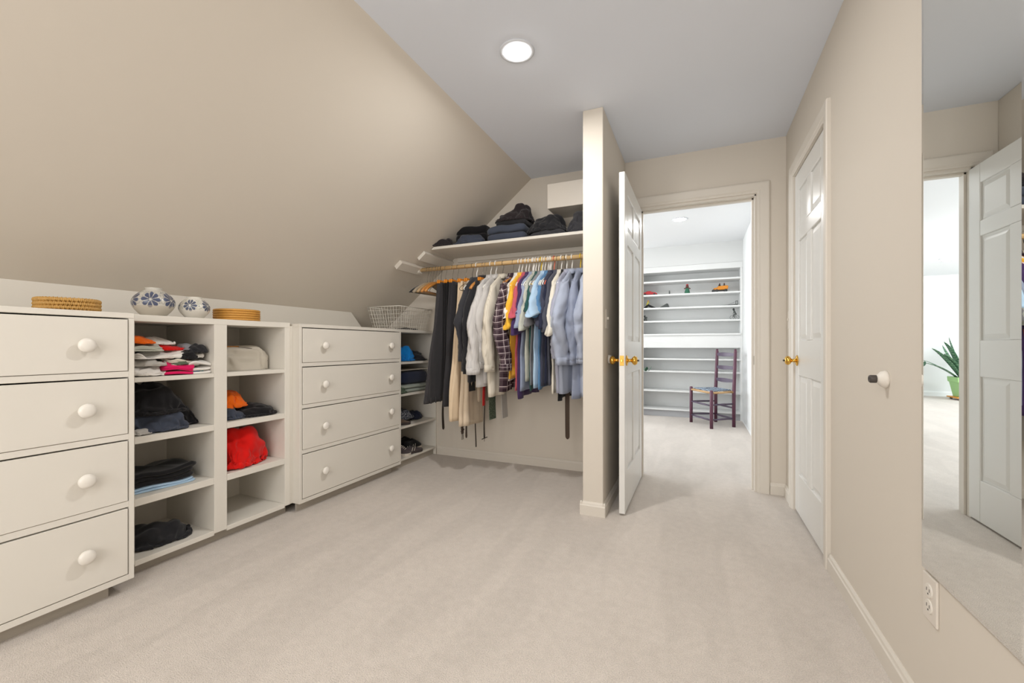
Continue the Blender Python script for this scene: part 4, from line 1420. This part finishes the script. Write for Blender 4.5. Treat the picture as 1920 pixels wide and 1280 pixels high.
vase((-2.345, 1.158, 1.137), .0815, .134, .030, 'larger round blue and white floral vase on the cabinet top', 1, (srgb(204, 200, 190), srgb(188, 176, 158), srgb(70, 78, 104), srgb(96, 98, 96)))
vase((-2.315, 1.318, 1.137), .0655, .106, .030, 'smaller round blue and white floral vase with short neck', 5, (srgb(222, 218, 208), srgb(214, 208, 198), srgb(74, 82, 104), srgb(120, 130, 104)), petals=9, nfl=5, zf=.58)

M_wicker = mat('wicker', srgb(200, 156, 86), 0.45, bump=(160, .4, .002), var=(60, .25))
M_wicker2 = mat('coiled_cane', srgb(206, 150, 68), 0.5, bump=(200, .4, .002), var=(40, .2))


def basket(loc, R, H, label, rows_n, m, braid=True):
    t = thing('round_basket', loc, label, 'basket')
    mb = MB()
    th = H / rows_n
    N = 400 if braid else 160
    for i in range(rows_n):
        pts_rows = []
        for k in range(N):
            a = 2 * PI * k / N
            r = th * .52
            if braid:
                r *= 1 + .22 * math.sin(a * 96 + (PI if i % 2 else 0)); wob = .0012 * math.sin(a * 48 + (PI if i % 2 else 0))
            else:
                r *= 1 + .12 * math.sin(a * 70 + i); wob = 0
            z = th * (i + .5) + wob
            ring = []
            for q in range(8):
                b = 2 * PI * q / 8
                rr = R - th * .5 + r * math.cos(b)
                ring.append((rr * math.cos(a), rr * math.sin(a), z + r * math.sin(b)))
            pts_rows.append(ring)
        pts_rows.append(pts_rows[0])
        mb.grid(pts_rows, True, False)
    build('coiled_wall', mb, m, t, smooth=True)
    lid = MB()
    rows = []
    for i in range(30):
        r = R * (1 - i / 30) * .97
        rows.append([(r * math.cos(2 * PI * k / 60), r * math.sin(2 * PI * k / 60), H * .93 + .002 * math.sin(i * 2.1)) for k in range(60)])
    lid.grid(rows, True, True)
    build('lid', lid, m, t, smooth=True)


basket((-2.41, .885, 1.132), .100, .062, 'round braided wicker basket on the left drawer unit', 4, M_wicker, True)
basket((-2.355, 1.560, 1.137), .112, .062, 'round coiled cane basket right of the vases', 5, M_wicker2, False)

# wire basket
t = thing('wire_basket', (-2.39, 3.04, 1.132), 'white wire grid basket on the cabinet corner under the slope', 'basket')
T = [(-.170, -.235), (.165, -.235), (.165, .235), (-.170, .235)]     # rim corners
Bt = [(-.135, -.195), (.130, -.195), (.130, .195), (-.135, .195)]
HB = .195
mb = MB(); rim = MB()
rim.tube([(x, y, HB) for x, y in T] + [(T[0][0], T[0][1], HB)], .0030, 8)
for e in range(4):
    a0, a1 = Vector(T[e]), Vector(T[(e + 1) % 4]); b0, b1 = Vector(Bt[e]), Vector(Bt[(e + 1) % 4])
    n = 11 if e % 2 == 0 else 15
    for k in range(n + 1):
        q = k / n
        p = a0.lerp(a1, q); b = b0.lerp(b1, q)
        mb.tube([(p.x, p.y, HB), (b.x, b.y, .004)], .0013, 5)
    for k in range(0, 6):
        q = k / 6
        p0 = b0.lerp(a0, q); p1 = b1.lerp(a1, q)
        mb.tube([(p0.x, p0.y, .004 + (HB - .004) * q), (p1.x, p1.y, .004 + (HB - .004) * q)], .0013 if k else .002, 5)
for k in range(1, 14):
    x = Bt[0][0] + (Bt[1][0] - Bt[0][0]) * k / 14
    mb.tube([(x, -.195, .003), (x, .195, .003)], .0012, 4)
build('wire_grid', mb, M_wire, t)
build('rim', rim, M_wire, t, smooth=True)
crumple('crumpled_cloth', (-2.375, 3.12, 1.139), (.20, .22, .035), 3.1, F['black'], 'black cloth lying flat inside the white wire basket', 'cloth')

# ---------------------------------------------------------------- small fixtures
def doorstop(loc, dirx, label):
    t = thing('door_stop', loc, label, 'door stop')
    R = Matrix.Rotation(dirx * PI / 2, 4, 'Y')
    build('base', MB().lathe([(.027, 0), (.027, .006), (.024, .014), (.016, .021), (.012, .026)], 24, R), M_rubberwhite, t, smooth=True)
    build('bumper', MB().lathe([(.011, .024), (.0125, .027), (.0125, .041), (.0105, .044), (.005, .044), (.004, .036)], 20, R), M_dark, t, smooth=True)


doorstop((XR, 1.690, .895), -1, 'white wall door stop with dark rubber tip left of the mirror')
doorstop((PX1, 2.660, .917), 1, 'white wall door stop on the partition behind the brass knob')

t = thing('light_switch', (PX1, 2.598, 1.163), 'beige toggle light switch on the partition', 'light switch')
build('cover_plate', B(0, .005, -.035, .035, -.0575, .0575), M_plate, t, bevel=.002, seg=2)
build('toggle', B(.004, .014, -.005, .005, -.004, .012), M_plate, t, bevel=.001)
t = thing('light_switch', (XR, 3.215, 1.165), 'beige light switch in the back right corner by the closed door', 'light switch')
build('cover_plate', B(-.005, 0, -.035, .035, -.0575, .0575), M_plate, t, bevel=.002, seg=2)
build('toggle', B(-.014, -.004, -.005, .005, -.004, .012), M_plate, t, bevel=.001)

t = thing('wall_outlet', (XR, 1.408, .360), 'beige double power outlet below the mirror', 'outlet')
build('cover_plate', B(-.006, 0, -.034, .034, -.058, .058), M_plate, t, bevel=.002, seg=2)
for s in (-1, 1):
    R = Matrix.Translation((-.006, 0, s * .020)) @ Matrix.Rotation(-PI / 2, 4, 'Y')
    rc = build('receptacle', MB().lathe([(.0175, 0), (.0172, .002), (.016, .0025), (.001, .0025)], 24, R), M_rubberwhite, t)
    build('slots', MB().box(-.0090, -.0084, -.008, -.006, s * .020 - .002, s * .020 + .006).box(-.0090, -.0084, .006, .008, s * .020 - .002, s * .020 + .006).box(-.0090, -.0084, -.002, .002, s * .020 - .010, s * .020 - .006), M_dark, rc)

# mirror: bevelled glass plate on the right wall
M_mirror = mat('mirror_silver', (.93, .95, .94, 1), 0.0, 1.0)
t = thing('wall_mirror', (XR, 1.246, 1.2), 'tall frameless mirror on the right wall above the power outlet', 'mirror')
y0, y1, za, zb = 1.050 - 1.246, 1.443 - 1.246, .428 - 1.2, 2.06 - 1.2
bv = .016
mb = MB()
xf_, xb_ = -.010, -.0075
o_ = [(xb_, y0, za), (xb_, y1, za), (xb_, y1, zb), (xb_, y0, zb)]
i_ = [(xf_, y0 + bv, za + bv), (xf_, y1 - bv, za + bv), (xf_, y1 - bv, zb - bv), (xf_, y0 + bv, zb - bv)]
mb.grid([o_, i_], True, False)
gl = build('bevelled_edge', mb, M_mirror, t)
build('glass', MB().quad(i_[::-1]), M_mirror, t)
build('backing', B(xb_ + .0005, 0, y0, y1, za, zb), M_steel, t)

# ---------------------------------------------------------------- neighbouring room: bookcase
t = thing('built_in_bookcase', (-.1, YS, 0), 'white built in bookcase seen through the doorway', 'bookcase')
A = At(t)
bx0, bx1 = -.768, FXR - .001
A.part('side_panel', B(bx0, -.735, YS, YS + .295, .0, 2.118), M_farwhite, bevel=.002)
A.part('side_panel', B(.527, bx1, YS, YS + .295, .0, 2.118), M_farwhite, bevel=.002)
A.part('back_panel', B(-.735, .527, YS + .285, YS + .299, .09, 2.05), M_farwhite)
A.part('top_rail', B(bx0 + .001, bx1, YS - .006, YS + .28, 2.040, 2.118), M_farwhite, bevel=.002)
for z in (1.907, 1.719, 1.532, 1.345, .812, .637, .361):
    A.part('shelf', B(-.735, .527, YS + .003, YS + .285, z - .011, z + .011), M_farwhite, bevel=.001)
A.part('ledge', B(-.735, .527, YS - .02, YS + .285, 1.145, 1.168), M_farwhite, bevel=.002)
A.part('panel', B(-.735, .527, YS + .0, YS + .02, .972, 1.145), M_farwhite)
A.part('bottom_shelf', B(-.735, .527, YS + .003, YS + .285, .090, .112), M_farwhite, bevel=.001)
A.part('toe_kick', B(-.735, .527, YS + .03, YS + .045, 0, .090), M_farkick)

# ladder back chair
M_purple = mat('aubergine_paint', srgb(92, 52, 70), .42, var=(9, .25), bump=(50, .1, .001))
M_rung = mat('slate_purple_paint', srgb(82, 70, 88), .42, var=(9, .2))
M_rush = wood_mat('seat_rail_wood', srgb(176, 138, 92), srgb(206, 170, 126))


def weave_mat():
    m, nt, b = principled('woven_seat')
    N = nt.nodes.new; L = nt.links.new
    tc = N('ShaderNodeTexCoord'); ch = N('ShaderNodeTexChecker')
    ch.inputs['Scale'].default_value = 42
    ch.inputs['Color1'].default_value = srgb(48, 58, 78); ch.inputs['Color2'].default_value = srgb(172, 188, 204)
    L(tc.outputs['Object'], ch.inputs['Vector']); L(ch.outputs['Color'], b.inputs['Base Color'])
    b.inputs['Roughness'].default_value = .8
    return m


FL, FR, BR, BL = Vector((-.071, 6.042, 0)), Vector((.159, 5.650, 0)), Vector((.415, 5.880, 0)), Vector((.225, 6.195, 0))
cen = (FL + FR + BR + BL) / 4
t = thing('ladder_back_chair', cen, 'small purple ladder back chair with woven seat in front of the bookcase', 'chair')


def C_(p, z): return Vector((p.x - cen.x, p.y - cen.y, z))


zs_ = .430
tops = {'f': .462, 'b': .945}
lean = Vector((.018, .012, 0))
for p, hgt in ((FL, .468), (FR, .462)):
    build('leg', MB().tube([C_(p, 0), C_(p, hgt * .5), C_(p, hgt - .012), C_(p, hgt)], [.019, .020, .020, .015], 14), M_purple, t, smooth=True)
for p in (BR, BL):
    build('leg', MB().tube([C_(p, 0), C_(p, .43), C_(p, .93) + lean, C_(p, .945) + lean], [.020, .021, .018, .013], 14), M_purple, t, smooth=True)
    build('finial', MB().lathe([(.010, .940), (.016, .948), (.013, .956), (.004, .960)], 12, Matrix.Translation(C_(p, 0) + lean)), M_purple, t, smooth=True)
for z in (.890, .725, .565):
    q = lean * (z - .43) / .5
    a, b = C_(BL, z) + q, C_(BR, z) + q
    d = (b - a); nrm = Vector((-d.y, d.x, 0)).normalized()
    rows = []
    for k in range(11):
        s = k / 10
        p = a.lerp(b, s) + nrm * (-.022 * math.sin(s * PI))
        hh = .016 + .010 * math.sin(s * PI)
        rows.append([p + nrm * .005 + Vector((0, 0, -hh)), p + nrm * .005 + Vector((0, 0, hh)), p - nrm * .005 + Vector((0, 0, hh)), p - nrm * .005 + Vector((0, 0, -hh))])
    build('back_slat', MB().grid(rows, True, True), M_rung, t, bevel=.001)
for za, zb_, pr in ((.275, .10, (FL, FR)), (.285, .105, (FR, BR)), (.275, .11, (BL, FL)), (.235, .10, (BR, BL))):
    for z in (za, zb_):
        build('rung', MB().tube([C_(pr[0], z), (C_(pr[0], z) + C_(pr[1], z)) / 2, C_(pr[1], z)], [.009, .012, .009], 10), M_rung, t, smooth=True)
for a, b in ((FL, FR), (FR, BR), (BR, BL), (BL, FL)):
    build('seat_rail', MB().tube([C_(a, zs_), C_(b, zs_)], .013, 10), M_rush, t, smooth=True)
rows = []
for i in range(15):
    s = i / 14
    row = []
    for j in range(15):
        r = j / 14
        p = (C_(FL, 0).lerp(C_(BL, 0), .06 + .88 * s)).lerp(C_(FR, 0).lerp(C_(BR, 0), .06 + .88 * s), .08 + .84 * r)
        z = zs_ + .014 - .020 * math.sin(s * PI) * math.sin(r * PI) + .003 * math.sin(i * PI) + .002 * ((i + j) % 2)
        row.append((p.x, p.y, z))
    rows.append(row)
build('woven_seat', MB().grid(rows, False, False, flip=True), weave_mat(), t, smooth=False, solid=.014)

# toys on the bookcase
YT = YS + .10
zA, zB, zC_ = 1.7305, 1.5435, 1.3565
M_redtoy = mat('toy_red', srgb(190, 40, 48), .35, coat=.4)
M_orangetoy = mat('toy_orange', srgb(222, 140, 30), .45)
M_greytoy = mat('toy_grey', srgb(84, 88, 86), .6)
M_darktoy = mat('toy_dark', srgb(52, 54, 54), .6)
M_greentoy = mat('toy_green', srgb(50, 110, 84), .6)
M_brown = mat('toy_brown', srgb(104, 60, 52), .6)
M_yellowtoy = mat('toy_yellow', srgb(206, 190, 70), .5)


def wheels(t, spots, r, w, m=M_darktoy):
    for x, y in spots:
        R = Matrix.Translation((x, y, r)) @ Matrix.Rotation(PI / 2, 4, 'X')
        build('wheel', MB().lathe([(r * .5, -w / 2), (r, -w / 2 * .8), (r, w / 2 * .8), (r * .5, w / 2)], 16, R), m, t)


t = thing('toy_car', (-.628, YT, zA), 'red toy car on the upper bookcase shelf', 'toy')
pr = [(-.100, .014), (-.102, .026), (-.085, .042), (-.055, .048), (-.035, .062), (.005, .062), (.030, .048), (.075, .040), (.100, .024), (.100, .014)]
rows = []
for y, s in ((-.035, .9), (-.028, 1), (.028, 1), (.035, .9)): rows.append([(x, y, .014 + (z - .014) * s) for x, z in pr])
build('car_body', MB().grid(rows, True, True), M_redtoy, t, bevel=.003)
wheels(t, [(-.065, -.033), (.062, -.033), (-.065, .033), (.062, .033)], .015, .01)
t = thing('toy_truck', (.292, YT, zA), 'orange toy truck carrying two small figures', 'toy')
pr = [(-.085, .030), (-.085, .058), (-.045, .064), (-.025, .084), (.085, .090), (.098, .075), (.088, .036)]
rows = [[(x, y, z) for x, z in pr] for y in (-.035, .035)]
build('truck_body', MB().grid(rows, True, True), M_orangetoy, t, bevel=.004)
build('chassis', MB().box(-.105, .085, -.028, .028, .020, .032), M_darktoy, t)
wheels(t, [(-.085, -.036), (-.045, -.036), (.065, -.036), (-.085, .036), (.065, .036)], .021, .014)
for x in (-.008, .048):
    fg = build('figure', MB().lathe([(.006, .085), (.012, .092), (.010, .105), (.005, .108)], 10, Matrix.Translation((x, 0, 0))), M_darktoy, t, smooth=True)
    build('head', MB().lathe([(.002, .106), (.009, .112), (.009, .120), (.002, .126)], 10, Matrix.Translation((x, 0, 0))), M_brown, fg, smooth=True)
build('windshield', MB().tube([(-.03, -.02, .08), (-.014, -.02, .112), (-.014, .02, .112), (-.03, .02, .08)], .002, 6), M_darktoy, t)
t = thing('doll', (-.127, YT, zA), 'small doll in a green dress with a red headpiece', 'doll')
build('dress', MB().lathe([(.042, 0), (.038, .01), (.026, .060), (.020, .078), (.010, .084)], 18), M_greentoy, t, smooth=True)
build('arms', MB().tube([(-.040, -.005, .072), (-.018, 0, .084), (.018, 0, .084), (.040, -.005, .072)], .008, 8), M_brown, t, smooth=True)
build('head', MB().lathe([(.006, .082), (.018, .092), (.021, .104), (.016, .118), (.004, .124)], 16), M_brown, t, smooth=True)
build('headpiece', MB().lathe([(.012, .120), (.018, .126), (.014, .134), (.003, .138)], 12), M_redtoy, t, smooth=True)
t = thing('figurine', (-.36, YT, zA), 'tiny grey standing figurine between the red car and the doll', 'figurine')
build('figure', MB().lathe([(.011, 0), (.010, .006), (.006, .012), (.008, .026), (.0075, .038), (.003, .043), (.006, .048), (.005, .056), (.001, .060)], 12), M_greytoy, t, smooth=True)
build('stick', MB().tube([(-.012, 0, 0), (-.010, 0, .062)], .0016, 6), M_darktoy, t)

t = thing('toy_glider', (-.640, YT, zB), 'dark toy bird with spread wings and a yellow rider', 'toy')
rows = [[(-.085, 0, .002), (-.030, -.02, .046), (-.010, 0, .060)], [(-.085, .005, .004), (-.03, .02, .05), (-.008, .008, .066)]]
build('left_wing', MB().grid([[(-.088, -.01, 0), (-.045, -.03, .035), (-.01, -.02, .062)], [(-.080, .02, .0), (-.03, .03, .02), (.0, .02, .045)]], False, False), M_darktoy, t, solid=.004)
build('right_wing', MB().grid([[(-.01, -.02, .062), (.05, -.03, .030), (.105, -.01, .001)], [(-.01, .02, .03), (.04, .02, .010), (.09, .03, .0)]], False, False), M_darktoy, t, solid=.004)
build('rider', MB().tube([(-.036, 0, .030), (-.028, 0, .055), (-.018, 0, .085), (-.008, 0, .112)], [.008, .012, .010, .004], 10), M_yellowtoy, t, smooth=True)
build('rider_head', MB().lathe([(.002, .095), (.010, .103), (.010, .112), (.002, .120)], 10, Matrix.Translation((-.014, 0, 0))), M_orangetoy, t, smooth=True)
build('arm', MB().tube([(-.018, 0, .085), (.012, -.005, .080)], .004, 6), M_yellowtoy, t)
t = thing('carved_fish', (-.435, YT, zB), 'grey carved triangular fish lying right of the toy bird', 'figurine')
build('body', MB().grid([[(-.070, -.008, .001), (.045, -.03, .002), (.075, 0, .001)], [(-.060, 0, .006), (.035, -.004, .064), (.055, .004, .058)], [(-.06, .008, .001), (.045, .03, .002), (.07, .01, .001)]], False, False), M_greytoy, t, solid=.003)
t = thing('model_plane', (.40, YT, zB), 'slender grey model with an upright tail at the right of the shelf', 'toy')
build('body', MB().tube([(-.15, 0, .004), (-.05, 0, .008), (.05, 0, .012), (.105, 0, .014)], [.002, .005, .007, .006], 10), M_greytoy, t, smooth=True)
build('tail_fin', MB().box(.078, .084, -.002, .002, .012, .068).box(.098, .104, -.002, .002, .012, .070).box(.078, .104, -.0015, .0015, .058, .064), M_darktoy, t)
build('stay', MB().tube([(-.02, 0, .010), (.08, 0, .055)], .0012, 5), M_darktoy, t)
t = thing('rabbit_figurine', (-.700, YT, zC_), 'grey rabbit figurine on the fourth bookcase shelf', 'figurine')
build('body', MB().lathe([(.004, 0), (.030, .004), (.034, .020), (.026, .036), (.010, .044)], 14), M_greytoy, t, smooth=True)
build('head', MB().lathe([(.002, .036), (.014, .044), (.016, .054), (.008, .066), (.002, .068)], 12, Matrix.Translation((.020, -.006, 0))), M_greytoy, t, smooth=True)
for s in (0, 1): build('ear', MB().tube([(.010 - s * .012, 0, .050), (.002 - s * .012, 0, .072), (.004 - s * .012, 0, .092)], [.004, .006, .002], 8), M_darktoy, t, smooth=True)
t = thing('bicycle_figurine', (.468, YT, zC_), 'wire figurine riding a bicycle at the right end of the shelf', 'figurine')
for x in (-.032, .026):
    build('wheel', MB().tube([(x + .026 * math.cos(2 * PI * k / 20), 0, .028 + .026 * math.sin(2 * PI * k / 20)) for k in range(21)], .0016, 5), M_darktoy, t)
build('frame', MB().tube([(-.032, 0, .028), (-.005, 0, .06), (.026, 0, .028), (.0, 0, .03), (-.005, 0, .06), (-.02, 0, .07)], .0028, 6), M_darktoy, t)
build('rider', MB().tube([(.02, 0, .064), (.005, 0, .085), (-.008, 0, .110), (-.012, 0, .122)], [.008, .012, .012, .005], 10).tube([(.01, 0, .07), (-.018, 0, .062), (-.010, 0, .030)], [.007, .006, .004], 8).tube([(-.008, 0, .105), (-.022, 0, .078)], .004, 6), M_greytoy, t, smooth=True)
build('head', MB().lathe([(.003, .118), (.013, .126), (.014, .138), (.008, .150), (.002, .153)], 12, Matrix.Translation((-.014, 0, 0))), M_darktoy, t, smooth=True)

# ---------------------------------------------------------------- plants
def leaf_mb(base, tip, bend, w, n=14, fold=.25):
    base = Vector(base); tip = Vector(tip); bend = Vector(bend)
    side = (tip - base).cross(Vector((0, 0, 1)))
    if side.length < .02: side = Vector((1, 0, 0))
    side.normalize()
    rows = []
    for i in range(n + 1):
        q = i / n
        c = base * (1 - q) ** 2 + (base.lerp(tip, .5) + bend) * 2 * q * (1 - q) + tip * q * q
        ww = w * (math.sin((q * .86 + .14) * PI) ** .6) * (1 if q < .97 else .3)
        up = Vector((0, 0, 1)).cross(side)
        rows.append([c - side * ww + up * ww * fold, c, c + side * ww + up * ww * fold])
    return MB().grid(rows, False, False)


def snake_mat():
    m, nt, b = principled('snake_plant_leaf')
    N = nt.nodes.new; L = nt.links.new
    tc = N('ShaderNodeTexCoord'); w = N('ShaderNodeTexWave')
    w.bands_direction = 'Z'; w.inputs['Scale'].default_value = 9; w.inputs['Distortion'].default_value = 9; w.inputs['Detail'].default_value = 3
    cr = N('ShaderNodeValToRGB')
    cr.color_ramp.elements[0].color = srgb(34, 84, 66); cr.color_ramp.elements[1].color = srgb(126, 168, 128)
    L(tc.outputs['Object'], w.inputs['Vector']); L(w.outputs['Fac'], cr.inputs[0]); L(cr.outputs[0], b.inputs['Base Color'])
    b.inputs['Roughness'].default_value = .35
    return m


M_snake = snake_mat()
M_pot = mat('green_pot', srgb(158, 204, 130), .4)
M_soil = mat('soil', srgb(58, 46, 38), .95, bump=(80, .6, .01))
M_caddy = mat('caddy_wood', srgb(216, 146, 56), .5, var=(12, .15))
px_, py_ = -3.46, 10.50
t = thing('potted_snake_plant', (px_, py_, .058), 'snake plant in a green square pot on a wheeled wooden caddy', 'plant')


def sq(r, z): return [(-r, -r, z), (r, -r, z), (r, r, z), (-r, r, z)]


build('pot', MB().grid([sq(.125, 0), sq(.165, .270), sq(.180, .272), sq(.186, .365), sq(.170, .365), sq(.165, .33)], True, True), M_pot, t, bevel=.008, seg=2)
build('soil', MB().box(-.16, .16, -.16, .16, .325, .338), M_soil, t)
LV = [((.0, -.04), (.02, -.42, .88), (0, 0, .08)), ((-.04, -.02), (-.30, -.12, .92), (0, 0, .06)), ((.03, .04), (.22, .25, .95), (0, 0, .05)), ((-.05, .0), (-.62, -.05, .72), (.0, 0, .10)), ((.0, -.05), (-.18, -.28, 1.02), (0, 0, .05)), ((.04, .02), (.34, -.1, 1.02), (-.08, 0, .12)), ((.02, -.06), (.10, -.22, .93), (0, 0, .02)),
      ((.06, -.04), (.55, -.2, .90), (0, 0, .16)), ((-.02, .06), (-.10, .30, .98), (0, 0, 0)), ((.05, .05), (.62, .2, .70), (0, 0, .1)), ((-.05, -.05), (-.42, -.30, .80), (0, 0, .1)),
      ((.0, .0), (.22, .02, 1.10), (0, 0, 0)), ((-.04, .03), (-.36, .12, 1.0), (0, 0, .0)), ((.08, 0), (.78, -.1, .62), (0, 0, .2)), ((.02, -.02), (.40, -.25, .80), (0, 0, .12))]
for (bx_, by_), tip, bend in LV:
    build('leaf', leaf_mb((bx_, by_, .33), tip, bend, .056), M_snake, t, smooth=True, solid=.004)
t = thing('plant_caddy', (px_, py_, 0), 'orange wooden plant caddy on black wheels under the green pot', 'plant caddy')
build('platform', MB().box(-.19, .19, -.19, .19, .036, .057), M_caddy, t, bevel=.004)
for a in (-.14, .14):
    for b in (-.14, .14):
        build('wheel', MB().lathe([(.006, -.012), (.018, -.010), (.018, .010), (.006, .012)], 14, Matrix.Translation((a, b, .0185)) @ Matrix.Rotation(PI / 2, 4, 'X')), M_dark, t)

# leafy branch peeking past the door edge, from a tall pot behind the door
M_zz = mat('glossy_leaf', srgb(52, 92, 70), .3)
t = thing('potted_leafy_plant', (-1.00, 6.0, 0), 'leafy plant whose branch tip shows past the open door', 'plant')
build('pot', MB().lathe([(.11, 0), (.15, .26), (.16, .28), (.145, .28), (.14, .25)], 28), M_farkick, t, smooth=True)
build('soil', MB().lathe([(.138, .245), (.10, .25), (.002, .252)], 24), M_soil, t)
for j in range(6):
    a = -.35 + j * 1.05
    ln = .455 if j == 0 else .17
    hz = .67 if j == 0 else .78
    P = [Vector((0, 0, .25)), Vector((.12 * math.cos(a), .12 * math.sin(a), .5)), Vector((ln * .7 * math.cos(a), ln * .7 * math.sin(a), hz * .98)), Vector((ln * math.cos(a), ln * math.sin(a), hz))]
    st = build('stem', MB().tube(P, [.006, .005, .004, .002], 8), M_zz, t, smooth=True)
    for i in range(7):
        q = .35 + i * .1
        k0 = min(2, int(q * 3)); p = P[k0].lerp(P[k0 + 1], q * 3 - k0)
        s = -1 if i % 2 else 1
        d = Vector((-math.sin(a) * s * .02 + math.cos(a) * .035, math.cos(a) * s * .02 + math.sin(a) * .035, .060))
        build('leaf', leaf_mb(p, p + d, (0, 0, .0), .023, 8, .3), M_zz, st, smooth=True, solid=.001)
